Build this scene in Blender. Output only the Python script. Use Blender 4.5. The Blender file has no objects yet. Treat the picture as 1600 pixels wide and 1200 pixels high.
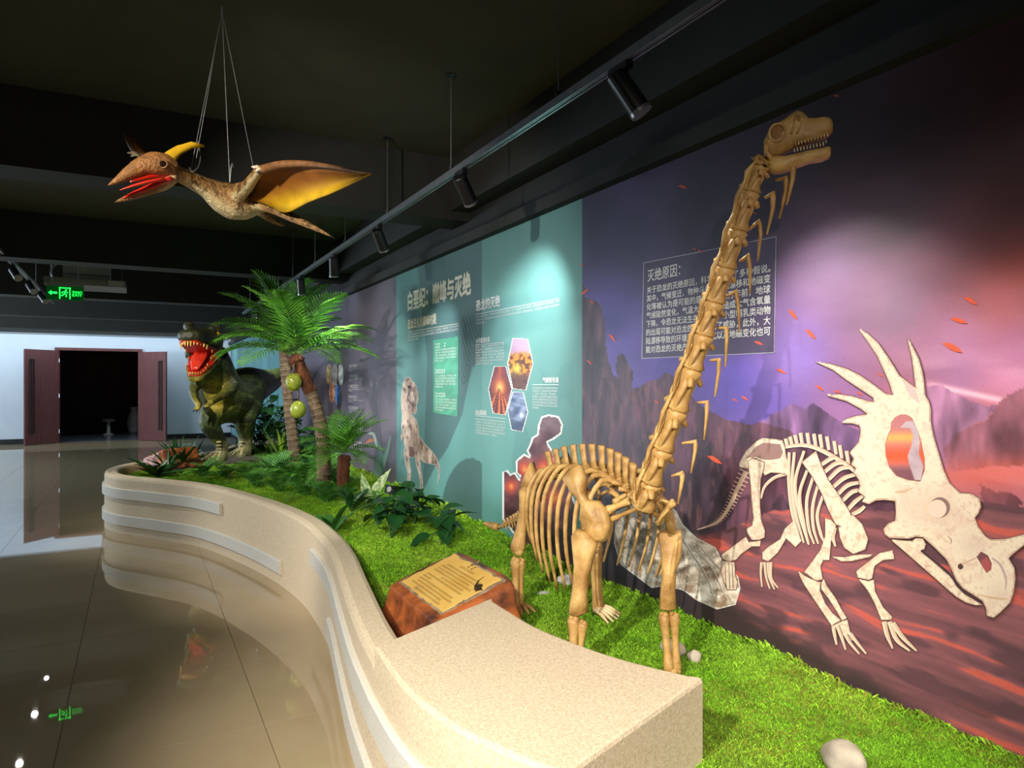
import bpy, bmesh, math, random
import numpy as np
from mathutils import Vector, Matrix, noise as mnoise
from mathutils.geometry import tessellate_polygon
random.seed(7); RNG = np.random.default_rng(7)
SC = bpy.context.scene; COL = SC.collection

# ---------------------------------------------------------------- camera, world, exposure
FPX, CX, CY, EYE = 1080.0, 800.0, 600.0, 1.5          # focal length in pixels of the 1600x1200 frame, eye height
YAW = math.atan2(585.0, 1080.0)
FW = Vector((math.sin(YAW), math.cos(YAW), 0)); RT = Vector((math.cos(YAW), -math.sin(YAW), 0)); UP = Vector((0, 0, 1))
cam_d = bpy.data.cameras.new('camera'); cam = bpy.data.objects.new('camera', cam_d); COL.objects.link(cam)
cam.location = (0, 0, EYE); cam.rotation_euler = (math.pi / 2, 0, -YAW)
cam_d.sensor_fit = 'HORIZONTAL'; cam_d.sensor_width = 36; cam_d.lens = FPX / 1600 * 36; cam_d.clip_start = 0.02
SC.camera = cam
wd = bpy.data.worlds.new('world'); SC.world = wd; wd.use_nodes = True
wd.node_tree.nodes['Background'].inputs[0].default_value = (0.75, 0.85, 1, 1)
wd.node_tree.nodes['Background'].inputs[1].default_value = 0.05
SC.view_settings.view_transform = 'Standard'; SC.view_settings.look = 'None'
SC.view_settings.exposure = 0.3; SC.view_settings.gamma = 1.0; SC.view_settings.use_curve_mapping = False
SPOT_WARM = (1.0, 0.945, 0.86); SPOT_COOL = (0.93, 0.96, 1.0)

WALLX = 2.32; CEIL = 3.27; BACKY = 21.0; LEFTX = -7.0; FRONTY = -5.0

def added_daylight():  # unseen cool light, added to brighten the far end of the room
    l = bpy.data.lights.new('added_daylight_fill', 'AREA'); l.shape = 'RECTANGLE'; l.size = 5.5; l.size_y = 2.0
    l.energy = 520; l.color = (0.70, 0.86, 1.0)
    o = bpy.data.objects.new('added_daylight_fill', l); COL.objects.link(o)
    o.location = (LEFTX + 0.10, 14.2, 1.7); o.rotation_euler = (math.pi / 2, 0, -math.pi / 2)
added_daylight()

# ---------------------------------------------------------------- helpers
def P(px, py, t):
    """the point at depth t (metres along the view axis) that the photograph shows at pixel px, py"""
    return FW * t + RT * ((px - CX) / FPX * t) + UP * ((CY - py) / FPX * t) + Vector((0, 0, EYE))
def onz(px, py, z):
    return P(px, py, (EYE - z) * FPX / (py - CY))
def W(px, py):
    d = FW + RT * ((px - CX) / FPX); t = WALLX / d.x
    return (d.y * t, EYE + (CY - py) / FPX * t)
def lin(c):
    c = np.asarray(c, dtype=float) / 255.0
    return np.where(c <= 0.04045, c / 12.92, ((c + 0.055) / 1.055) ** 2.4)
def L4(c):
    a = lin(c); return (float(a[0]), float(a[1]), float(a[2]), 1.0)
_h = RNG.random((256, 256))
def vnoise(x, y):
    x = np.asarray(x, float); y = np.asarray(y, float)
    xi = np.floor(x).astype(int); yi = np.floor(y).astype(int); fx = x - xi; fy = y - yi
    fx = fx * fx * (3 - 2 * fx); fy = fy * fy * (3 - 2 * fy)
    g = lambda a, b: _h[a % 256, b % 256]
    return (g(xi, yi) * (1 - fx) + g(xi + 1, yi) * fx) * (1 - fy) + (g(xi, yi + 1) * (1 - fx) + g(xi + 1, yi + 1) * fx) * fy
def fbm(x, y, o=4):
    s = 0; a = 0.5
    for k in range(o):
        s = s + a * vnoise(x * 2 ** k + 17 * k, y * 2 ** k + 31 * k); a *= 0.5
    return s / (1 - 0.5 ** o)
def sstep(a, b, x):
    t = np.clip((x - a) / (b - a), 0, 1); return t * t * (3 - 2 * t)

MATS = {}
def mat(name, c=(128, 128, 128), rough=0.6, c2=None, nscale=6.0, bump=0.0, bscale=40.0, metal=0.0, spec=0.5, attr=False,
        emit=None, estr=0.0, coat=0.0, trans=0.0, detail=4.0, amount=1.0, stretch=None):
    if name in MATS: return MATS[name]
    m = bpy.data.materials.new(name); MATS[name] = m; m.use_nodes = True
    nt = m.node_tree; b = nt.nodes['Principled BSDF']; N = nt.nodes.new; K = nt.links.new
    b.inputs['Roughness'].default_value = rough; b.inputs['Metallic'].default_value = metal
    b.inputs['Specular IOR Level'].default_value = spec; b.inputs['Coat Weight'].default_value = coat
    b.inputs['Base Color'].default_value = L4(c)
    tc = N('ShaderNodeTexCoord'); vec = tc.outputs['Object']
    if stretch:
        mp = N('ShaderNodeMapping'); mp.inputs['Scale'].default_value = stretch; K(vec, mp.inputs['Vector']); vec = mp.outputs['Vector']
    src = None
    if attr:
        a = N('ShaderNodeAttribute'); a.attribute_name = 'Col'; src = a.outputs['Color']
    if c2 is not None or attr:
        n = N('ShaderNodeTexNoise'); n.inputs['Scale'].default_value = nscale; n.inputs['Detail'].default_value = detail; K(vec, n.inputs['Vector'])
        r = N('ShaderNodeValToRGB'); r.color_ramp.elements[0].position = 0.32; r.color_ramp.elements[1].position = 0.68
        K(n.outputs['Fac'], r.inputs['Fac'])
        if attr:
            v = 0.16 * amount; r.color_ramp.elements[0].color = (1 - v, 1 - v, 1 - v, 1); r.color_ramp.elements[1].color = (1, 1, 1, 1)
            mx = N('ShaderNodeMix'); mx.data_type = 'RGBA'; mx.blend_type = 'MULTIPLY'; mx.inputs['Factor'].default_value = 1
            K(src, mx.inputs['A']); K(r.outputs['Color'], mx.inputs['B']); src = mx.outputs['Result']
        else:
            r.color_ramp.elements[0].color = L4(c); r.color_ramp.elements[1].color = L4(c2); src = r.outputs['Color']
    if src is not None: K(src, b.inputs['Base Color'])
    if bump:
        n2 = N('ShaderNodeTexNoise'); n2.inputs['Scale'].default_value = bscale; n2.inputs['Detail'].default_value = 5; K(vec, n2.inputs['Vector'])
        bp = N('ShaderNodeBump'); bp.inputs['Strength'].default_value = bump; bp.inputs['Distance'].default_value = 0.01
        K(n2.outputs['Fac'], bp.inputs['Height']); K(bp.outputs['Normal'], b.inputs['Normal'])
    if emit is not None:
        b.inputs['Emission Color'].default_value = L4(emit); b.inputs['Emission Strength'].default_value = estr
    if trans: b.inputs['Transmission Weight'].default_value = trans
    return m

class MB:
    """collects shapes; build() links them as one mesh object"""
    def __init__(s): s.v = []; s.f = []; s.c = []
    def add(s, vs, fs, col=None):
        o = len(s.v); s.v += [tuple(v) for v in vs]; s.f += [tuple(i + o for i in f) for f in fs]
        s.c += [col or (255, 255, 255)] * len(vs); return s
    def box(s, lo, hi, col=None):
        x0, y0, z0 = lo; x1, y1, z1 = hi
        vs = [(x0, y0, z0), (x1, y0, z0), (x1, y1, z0), (x0, y1, z0), (x0, y0, z1), (x1, y0, z1), (x1, y1, z1), (x0, y1, z1)]
        return s.add(vs, [(0, 3, 2, 1), (4, 5, 6, 7), (0, 1, 5, 4), (1, 2, 6, 5), (2, 3, 7, 6), (3, 0, 4, 7)], col)
    def tube(s, pts, radii, n=8, caps=True, flat=1.0, up=None, col=None):
        pts = [Vector(p) for p in pts]; m = len(pts)
        if not isinstance(radii, (list, tuple)): radii = [radii] * m
        if len(radii) != m: radii = list(np.interp(np.linspace(0, 1, m), np.linspace(0, 1, len(radii)), radii))
        vs = []; fs = []; ref = Vector(up) if up is not None else None; px = None
        for i, p in enumerate(pts):
            d = (pts[min(i + 1, m - 1)] - pts[max(i - 1, 0)])
            d = d.normalized() if d.length > 1e-9 else Vector((0, 0, 1))
            if px is None:
                a = ref if ref is not None else (Vector((0, 0, 1)) if abs(d.z) < 0.9 else Vector((1, 0, 0)))
            else: a = px
            a = (a - d * a.dot(d)); a = a.normalized() if a.length > 1e-6 else d.orthogonal().normalized(); px = a
            b = d.cross(a)
            for k in range(n):
                q = 2 * math.pi * k / n
                vs.append(p + a * (math.cos(q) * radii[i] * flat) + b * (math.sin(q) * radii[i]))
        for i in range(m - 1):
            for k in range(n):
                k2 = (k + 1) % n; fs.append((i * n + k, i * n + k2, (i + 1) * n + k2, (i + 1) * n + k))
        if caps:
            fs.append(tuple(range(n - 1, -1, -1))); fs.append(tuple((m - 1) * n + k for k in range(n)))
        return s.add(vs, fs, col)
    def ball(s, c, r, nu=10, nv=7, M=None, col=None):
        c = Vector(c); r = Vector(r) if hasattr(r, '__len__') else Vector((r, r, r)); vs = []; fs = []
        for j in range(1, nv):
            th = math.pi * j / nv
            for i in range(nu):
                q = 2 * math.pi * i / nu; w = Vector((r.x * math.sin(th) * math.cos(q), r.y * math.sin(th) * math.sin(q), r.z * math.cos(th)))
                vs.append(c + (M @ w if M else w))
        a = Vector((0, 0, r.z)); vs.append(c + (M @ a if M else a)); vs.append(c - (M @ a if M else a)); t = len(vs) - 2
        for j in range(nv - 2):
            for i in range(nu):
                i2 = (i + 1) % nu; fs.append((j * nu + i, (j + 1) * nu + i, (j + 1) * nu + i2, j * nu + i2))
        for i in range(nu):
            fs.append((t, i, (i + 1) % nu)); fs.append((t + 1, (nv - 2) * nu + (i + 1) % nu, (nv - 2) * nu + i))
        return s.add(vs, fs, col)
    def loft(s, rings, caps=True, col=None):
        n = len(rings[0]); vs = [v for r in rings for v in r]; fs = []
        for i in range(len(rings) - 1):
            for k in range(n):
                k2 = (k + 1) % n; fs.append((i * n + k, i * n + k2, (i + 1) * n + k2, (i + 1) * n + k))
        if caps: fs.append(tuple(range(n - 1, -1, -1))); fs.append(tuple((len(rings) - 1) * n + k for k in range(n)))
        return s.add(vs, fs, col)
    def lathe(s, c, prof, n=16, M=None, col=None):
        rings = []
        for r, z in prof:
            ring = []
            for k in range(n):
                w = Vector((r * math.cos(2 * math.pi * k / n), r * math.sin(2 * math.pi * k / n), z)); ring.append(Vector(c) + (M @ w if M else w))
            rings.append(ring)
        return s.loft(rings, col=col)
    def mesh(s, name, smooth=False):
        me = bpy.data.meshes.new(name); me.from_pydata(s.v, [], s.f)
        if any(c != (255, 255, 255) for c in s.c):
            at = me.color_attributes.new('Col', 'FLOAT_COLOR', 'POINT')
            a = np.ones((len(s.v), 4)); a[:, :3] = lin(np.array(s.c)); at.data.foreach_set('color', a.ravel())
        me.validate(); me.update()
        if smooth: me.polygons.foreach_set('use_smooth', [True] * len(me.polygons))
        return me
    def build(s, name, material, parent=None, smooth=False):
        return link(name, s.mesh(name, smooth), material, parent)
def link(name, me, material, parent=None, M=None):
    if material is not None and not me.materials: me.materials.append(material)
    o = bpy.data.objects.new(name, me); COL.objects.link(o)
    if M is not None: o.matrix_basis = M
    if parent is not None:
        o.parent = parent; o.matrix_parent_inverse = PINV(parent)
    return o
def PINV(p): return WM(p).inverted()
def WM(o):
    if o.parent is None: return o.matrix_basis.copy()
    return WM(o.parent) @ o.matrix_parent_inverse @ o.matrix_basis
def empty(name, loc=(0, 0, 0), parent=None):
    o = bpy.data.objects.new(name, None); COL.objects.link(o); o.location = loc; o.empty_display_size = 0.05
    if parent is not None:
        o.parent = parent; o.matrix_parent_inverse = PINV(parent)
    return o
def tag(o, label=None, cat=None, group=None, kind=None):
    if label: o['label'] = label
    if cat: o['category'] = cat
    if group: o['group'] = group
    if kind: o['kind'] = kind
    return o
def struct(o): o['kind'] = 'structure'; return o
def thing(name, loc, label, cat, group=None): return tag(empty(name, loc), label, cat, group)
def frame(o, x, z):
    x = Vector(x).normalized(); z = Vector(z); z = (z - x * z.dot(x)).normalized(); y = z.cross(x)
    return Matrix(((x.x, y.x, z.x, o[0]), (x.y, y.y, z.y, o[1]), (x.z, y.z, z.z, o[2]), (0, 0, 0, 1)))
def bez(p, n=12):
    """smooth curve through the points (Catmull-Rom)"""
    p = [Vector(q) for q in p]; q = [p[0] * 2 - p[1]] + p + [p[-1] * 2 - p[-2]]; out = []
    segs = len(p) - 1
    for i in range(n + 1):
        u = i / n * segs; k = min(int(u), segs - 1); t = u - k; a, b, c, d = q[k:k + 4]
        out.append(0.5 * (2 * b + (c - a) * t + (2 * a - 5 * b + 4 * c - d) * t * t + (3 * b - a - 3 * c + d) * t ** 3))
    return out
def remesh(mb, name, voxel, smooth_it=2):
    """one continuous skin around overlapping shapes"""
    me = mb.mesh(name + '_src'); o = bpy.data.objects.new(name + '_src', me); COL.objects.link(o)
    m = o.modifiers.new('r', 'REMESH'); m.mode = 'VOXEL'; m.voxel_size = voxel
    if smooth_it:
        q = o.modifiers.new('s', 'SMOOTH'); q.iterations = smooth_it; q.factor = 0.5
    dg = bpy.context.evaluated_depsgraph_get(); out = bpy.data.meshes.new_from_object(o.evaluated_get(dg)); out.name = name
    bpy.data.objects.remove(o); bpy.data.meshes.remove(me)
    out.materials.clear(); out.polygons.foreach_set('use_smooth', [True] * len(out.polygons)); return out
def paint(me, fn):
    """natural skin colour by place on the body: fn(points, normals) -> 0..255 rgb"""
    n = len(me.vertices); co = np.empty(n * 3); no = np.empty(n * 3)
    me.vertices.foreach_get('co', co); me.vertices.foreach_get('normal', no)
    c = fn(co.reshape(-1, 3), no.reshape(-1, 3)); at = me.color_attributes.get('Col') or me.color_attributes.new('Col', 'FLOAT_COLOR', 'POINT')
    a = np.ones((n, 4)); a[:, :3] = lin(np.clip(c, 0, 255)); at.data.foreach_set('color', a.ravel())

# ---------------------------------------------------------------- materials
M_tile = mat('polished_tile', (170, 151, 118), 0.016, (178, 159, 127), 2.2, spec=0.5)
M_grout = mat('grout', (92, 82, 68), 0.8, (80, 72, 60), 20)
M_ceil = mat('dark_ceiling_paint', (76, 73, 58), 0.9, (70, 67, 53), 3)
M_beam = mat('dark_beam_paint', (38, 38, 34), 0.8, (43, 43, 38), 4)
M_white = mat('white_wall_paint', (205, 212, 220), 0.7, (196, 204, 214), 1.5)
M_blackw = mat('black_wall_paint', (30, 30, 26), 0.7, (36, 35, 31), 3, bump=0.1, bscale=30)
M_base = mat('black_skirting', (16, 16, 18), 0.4, (22, 22, 24), 5)
M_wood = mat('door_veneer', (112, 64, 62), 0.45, (92, 50, 50), 3.0, stretch=(12, 12, 0.8))
M_wood2 = mat('dark_panelling', (84, 40, 30), 0.5, (60, 28, 22), 3.0, stretch=(6, 6, 0.4))
M_black = mat('black_metal', (22, 22, 24), 0.38, (28, 28, 30), 30)
M_rail = mat('grey_rail_metal', (150, 154, 158), 0.3, (136, 140, 144), 20, metal=0.7)
M_steel = mat('steel_wire', (150, 150, 145), 0.4, (130, 130, 126), 50, metal=0.6)
M_stone = mat('washed_stone', (236, 218, 187), 0.85, (208, 186, 152), 110, bump=0.35, bscale=220, detail=6)
M_band = mat('pale_stone_band', (222, 218, 206), 0.8, (206, 202, 190), 140, bump=0.3, bscale=240, detail=6)
M_bone = mat('cast_bone', (212, 172, 104), 0.5, (156, 114, 58), 13, bump=0.5, bscale=38, detail=7)
M_bonen = mat('cast_neck_bone', (212, 172, 104), 0.5, (160, 118, 60), 1.6, bump=0.35, bscale=5.5, detail=7)
M_bonew = mat('pale_cast_bone', (238, 216, 170), 0.55, (214, 182, 124), 10, bump=0.18, bscale=45)
M_bonedark = mat('bone_recess', (70, 44, 18), 0.8, (52, 32, 12), 10)
M_print = mat('printed_vinyl', attr=True, rough=0.42, nscale=160, spec=0.4, amount=0.5)
M_ink = mat('white_ink', (245, 245, 240), 0.45, (236, 236, 230), 30)
M_skin = mat('painted_skin', attr=True, rough=0.5, nscale=18, bump=1.0, bscale=34, amount=4.0)
M_fur = mat('painted_fur', attr=True, rough=0.55, nscale=60, bump=0.8, bscale=90, amount=2.4)
M_wing = mat('wing_skin', attr=True, spec=0.15, rough=0.62, nscale=14, bump=0.25, bscale=30, amount=1.6)
M_moss = mat('moss_fibre', attr=True, rough=0.75, nscale=9, amount=2.0, spec=0.25)
M_leaf = mat('palm_leaf', (104, 160, 48), 0.42, (52, 108, 28), 5, spec=0.45)
M_leafd = mat('dark_leaf', (36, 84, 36), 0.38, (24, 62, 28), 9, spec=0.5)
M_fern = mat('fern_leaf', (92, 152, 52), 0.5, (50, 106, 34), 8)
M_lime = mat('lime_leaf', (168, 196, 62), 0.5, (126, 170, 44), 10)
M_varieg = mat('cream_edged_leaf', (222, 228, 180), 0.5, (92, 140, 70), 42, detail=2)
M_trunk = mat('ringed_trunk', (112, 92, 66), 0.8, (74, 58, 42), 18, bump=0.5, bscale=50)
M_trunkd = mat('brown_fibre', (112, 62, 32), 0.9, (74, 38, 20), 30, bump=0.7, bscale=60, stretch=(1, 1, 0.3))
M_coco = mat('green_coconut', (150, 158, 48), 0.35, (118, 136, 42), 6)
M_rock = mat('grey_stone', (192, 180, 158), 0.8, (150, 140, 126), 14, bump=0.5, bscale=30)
M_cryst = mat('white_crystal', (232, 230, 226), 0.45, (170, 168, 166), 24, bump=0.6, bscale=50)
M_stump = mat('rust_resin', (206, 112, 54), 0.42, (84, 50, 38), 9, bump=0.9, bscale=18, detail=8)
M_parch = mat('parchment', (238, 196, 106), 0.5, (226, 176, 84), 7)
M_parchedge = mat('burnt_edge', (120, 98, 74), 0.6, (176, 158, 128), 20)
M_text = mat('brown_ink', (62, 44, 16), 0.6, (54, 38, 14), 20)
M_tooth = mat('tooth_enamel', (226, 184, 84), 0.35, (238, 206, 120), 20)
M_mouth = mat('red_mouth', (200, 42, 22), 0.3, (168, 26, 16), 12, bump=0.3, bscale=30)
M_tongue = mat('red_tongue', (232, 66, 42), 0.28, (206, 40, 26), 8, bump=0.2)
M_claw = mat('dark_claw', (46, 40, 32), 0.35, (30, 26, 22), 10)
M_clawp = mat('pale_claw', (226, 208, 178), 0.4, (196, 170, 132), 10)
M_eye = mat('glass_eye', (24, 14, 8), 0.1, (40, 22, 8), 30)
M_scute = mat('pale_scute', (206, 194, 140), 0.5, (170, 156, 100), 20)

# ---------------------------------------------------------------- the room
struct(MB().box((LEFTX, FRONTY, -0.12), (WALLX, BACKY + 6, -0.004)).build('floor', M_grout)); FLOOR = bpy.data.objects['floor']
TS = 0.78
def bevel_tile(s, h):
    mb = MB(); e = 0.0013
    mb.box((-s / 2 + e, -s / 2 + e, -.004), (s / 2 - e, s / 2 - e, 0)); return mb.mesh('tile')
tile_me = bevel_tile(TS, 0.004); tile_me.materials.append(M_tile)
for i in range(-9, 1):
    for j in range(-6, 21):
        link('tile', tile_me, None, FLOOR, Matrix.Translation((0.49 + (i + 0.5) * TS, 4.76 + (j + 0.5) * TS, 0)))
M_vtile = mat('grey_hall_tile', (120, 126, 138), 0.12, (92, 98, 110), 3)
for i in range(4):
    for j in range(6):
        x, y = -2.2 + i * 0.8, BACKY + 0.22 + j * 0.8
        MB().box((x, y, -0.004), (x + 0.796, y + 0.796, 0.0)).build('tile', M_vtile, FLOOR)
struct(MB().box((LEFTX, FRONTY, CEIL), (WALLX + 0.3, BACKY + 0.3, CEIL + 0.15)).build('ceiling', M_ceil))
CEILO = bpy.data.objects['ceiling']
for y in (1.4, 5.0, 8.6, 12.2, 15.8, 19.4):                        # concrete beams across the ceiling
    if y > 2: MB().box((LEFTX, y, 2.79), (WALLX, y + 0.32, CEIL)).build('ceiling_beam', M_beam, CEILO)
MB().box((WALLX - 0.07, FRONTY, 2.60), (WALLX, BACKY, 2.68)).build('ceiling_beam', M_beam, CEILO)
for y0, y1 in ((FRONTY, 5.0), (5.32, 8.6), (8.92, 12.2), (12.52, 15.8), (16.12, 19.4)):
    MB().box((WALLX - 0.16, y0, 2.86), (WALLX, y1, CEIL)).build('ceiling_beam', M_beam, CEILO)
struct(MB().box((WALLX, FRONTY, 0), (WALLX + 0.2, BACKY + 0.2, CEIL)).build('wall_right', M_blackw))
lw = MB()
WY0, WY1, WZ0, WZ1 = 11.4, 17.0, 0.7, 2.7
lw.box((LEFTX - 0.2, FRONTY, 0), (LEFTX, WY0, CEIL)); lw.box((LEFTX - 0.2, WY1, 0), (LEFTX, BACKY, CEIL))
lw.box((LEFTX - 0.2, WY0, 0), (LEFTX, WY1, WZ0)); lw.box((LEFTX - 0.2, WY0, WZ1), (LEFTX, WY1, CEIL))
struct(lw.build('wall_left', M_white))
w1 = struct(MB().box((LEFTX - 0.12, WY0, WZ0), (LEFTX - 0.10, WY1, WZ1)).build('added_window_1', mat('added_glow_glass', (200, 220, 240), 0.1, (205, 224, 244), 1, emit=(190, 215, 255), estr=1.5)))  # window added out of view as a source for the cool fill
for k in range(5):
    y = WY0 + (WY1 - WY0) * k / 4
    MB().box((LEFTX - 0.1, y - 0.03, WZ0), (LEFTX - 0.04, y + 0.03, WZ1)).build('added_window_frame', M_black, w1)
struct(MB().box((LEFTX, FRONTY - 0.2, 0), (WALLX, FRONTY, CEIL)).build('wall_front', M_white))
DX0, DX1, DZ = -1.77, 0.03, 2.36
bw = MB()
bw.box((LEFTX, BACKY, 0), (DX0, BACKY + 0.2, 2.79)); bw.box((DX1, BACKY, 0), (WALLX, BACKY + 0.2, 2.79)); bw.box((DX0, BACKY, DZ), (DX1, BACKY + 0.2, 2.79))
struct(bw.build('wall_back', M_white))
MB().box((LEFTX, BACKY - 0.12, 2.79), (WALLX, BACKY + 0.2, CEIL)).build('header_band', M_beam, bpy.data.objects['wall_back'])
struct(MB().box((LEFTX, BACKY - 0.015, 0), (DX0 - 0.06, BACKY, 0.13)).build('baseboard_back', M_base))
struct(MB().box((DX1 + 0.06, BACKY - 0.015, 0), (WALLX, BACKY, 0.13)).build('baseboard_back', M_base))
tr = MB(); tr.box((DX0 - 0.08, BACKY - 0.06, DZ), (DX1 + 0.08, BACKY + 0.2, DZ + 0.07)); tr.box((DX0 - 0.03, BACKY - 0.03, 0), (DX0 + 0.02, BACKY + 0.2, DZ)); tr.box((DX1 - 0.02, BACKY - 0.03, 0), (DX1 + 0.03, BACKY + 0.2, DZ))
struct(tr.build('trim_1', M_wood))
def leaf(name, hinge, ang, sx):
    M = Matrix.Translation(hinge) @ Matrix.Rotation(ang, 4, 'Z')
    w = 0.90; m = MB(); m.box((0, -0.025, 0.01), (w, 0.025, DZ - 0.01)); d = link(name, m.mesh(name), M_wood, None, M); struct(d)
    for side in (-1, 1):
        h = MB(); y = side * 0.06
        h.tube([(w - 0.20, side * 0.02, 0.30), (w - 0.20, y, 0.30), (w - 0.20, y, 2.1), (w - 0.20, side * 0.02, 2.1)], 0.014, 6)
        h.tube([(w - 0.12, side * 0.02, 0.30), (w - 0.12, y, 0.30), (w - 0.12, y, 2.1), (w - 0.12, side * 0.02, 2.1)], 0.014, 6)
        h.box((w - 0.21, min(side * 0.03, y), 0.29), (w - 0.11, max(side * 0.03, y), 0.31)); h.box((w - 0.21, min(side * 0.03, y), 2.09), (w - 0.11, max(side * 0.03, y), 2.11))
        link('door_handle', h.mesh('door_handle'), M_black, d, M)
    for z in (0.3, 1.2, 2.1):
        link('hinge', MB().tube([(0, 0.03, z - 0.05), (0, 0.03, z + 0.05)], 0.012, 6).mesh('hinge'), M_rail, d, M)
leaf('door_1', (DX0, BACKY - 0.06, 0), math.radians(180 + 45), 1)
leaf('door_2', (DX1, BACKY - 0.06, 0), math.radians(-45), 1)
hall = MB(); hall.box((-2.6, BACKY + 4.6, 0), (1.4, BACKY + 4.8, 2.9)); hall.box((-2.6, BACKY + 0.2, 0), (-2.4, BACKY + 4.6, 2.9)); hall.box((1.2, BACKY + 0.2, 0), (1.4, BACKY + 4.6, 2.9)); hall.box((-2.6, BACKY + 0.2, 2.9), (1.4, BACKY + 4.8, 3.0))
hall = struct(hall.build('wall_hall', M_wood2))
for k in range(8):
    x = -2.35 + k * 0.46
    MB().box((x, BACKY + 4.56, 0.1), (x + 0.44, BACKY + 4.6, 2.8)).build('panel', M_wood2, hall)
st = thing('pedestal_stool', (-0.75, BACKY + 2.6, 0), 'small pale round-topped stool standing in the dark hall beyond the open doors', 'stool')
M_pale = mat('pale_plastic', (196, 196, 186), 0.5, (180, 180, 170), 10)
MB().lathe((-0.75, BACKY + 2.6, 0), [(0.14, 0.0), (0.13, 0.03), (0.05, 0.06), (0.04, 0.34), (0.06, 0.38)]).build('base', M_pale, st, True)
MB().lathe((-0.75, BACKY + 2.6, 0), [(0.02, 0.38), (0.15, 0.39), (0.17, 0.43), (0.16, 0.47), (0.05, 0.49), (0.01, 0.495)]).build('seat', M_pale, st, True)
vs = thing('floor_vase', (-0.1, BACKY + 2.9, 0), 'grey tall vase against the panelling just inside the open doorway', 'vase')
MB().lathe((-0.1, BACKY + 2.9, 0), [(0.10, 0.0), (0.17, 0.15), (0.18, 0.4), (0.12, 0.65), (0.09, 0.75)]).build('body', M_pale, vs, True)
MB().lathe((-0.1, BACKY + 2.9, 0), [(0.09, 0.745), (0.13, 0.80), (0.12, 0.81), (0.08, 0.76)]).build('rim', M_pale, vs, True)

# ---------------------------------------------------------------- ceiling services
def ac_unit():
    r = thing('air_conditioner', (-0.75, 11.6, 2.86), 'grey ducted ceiling air conditioner with slotted outlet above the exit sign', 'air conditioner')
    g = mat('grey_casing', (206, 206, 192), 0.5, (190, 190, 178), 6); g2 = mat('grey_casing_dark', (120, 120, 112), 0.5, (106, 106, 100), 6)
    MB().box((-0.90, 11.25, 2.93), (-0.35, 12.0, 3.25)).build('body', g, r)
    MB().box((-0.91, 11.235, 3.01), (-0.34, 11.25, 3.02)).build('seam', g2, r)
    MB().box((-1.10, 11.0, 2.84), (-0.14, 11.7, 2.93)).build('outlet_box', g2, r)
    for k in range(5):
        MB().box((-1.08, 10.985, 2.853 + k * 0.015), (-0.38, 11.0, 2.859 + k * 0.015)).build('slat', g, r)
    MB().box((-0.36, 10.985, 2.85), (-0.16, 11.0, 2.92)).build('control_box', g, r)
    for x in (-1.05, -0.2): MB().tube([(x, 11.4, 2.9), (x, 11.4, CEIL)], 0.006, 6).build('hanger_rod', M_rail, r)
    MB().tube(bez([(-0.93, 11.3, 3.2), (-1.03, 11.2, 3.05), (-1.0, 11.15, 2.92)], 10), 0.012, 6).build('pipe', M_rail, r)
ac_unit()
def added_wall_fill():  # strip light added out of sight to brighten the end wall
    r = thing('added_wall_fill', (-1.5, 19.9, 3.2), 'added slim light strip hidden behind a ceiling beam to brighten the white end wall', 'added light')
    MB().box((-5.5, 19.86, 3.20), (2.2, 19.94, CEIL)).build('housing', M_black, r)
    MB().box((-5.4, 19.875, 3.192), (2.1, 19.925, 3.20)).build('added_diffuser', mat('added_cool_glow', (220, 235, 250), .4, (216, 232, 248), 4, emit=(200, 226, 255), estr=2), r)
    l = bpy.data.lights.new('added_wash', 'AREA'); l.shape = 'RECTANGLE'; l.size = 7.4; l.size_y = .05; l.energy = 75; l.color = (.72, .88, 1.0)
    o = bpy.data.objects.new('added_wash_light', l); COL.objects.link(o); o.location = (-1.6, 19.9, 3.185); o.rotation_euler = (math.radians(12), 0, 0); o.parent = r; o.matrix_parent_inverse = WM(r).inverted()
added_wall_fill()
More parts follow.
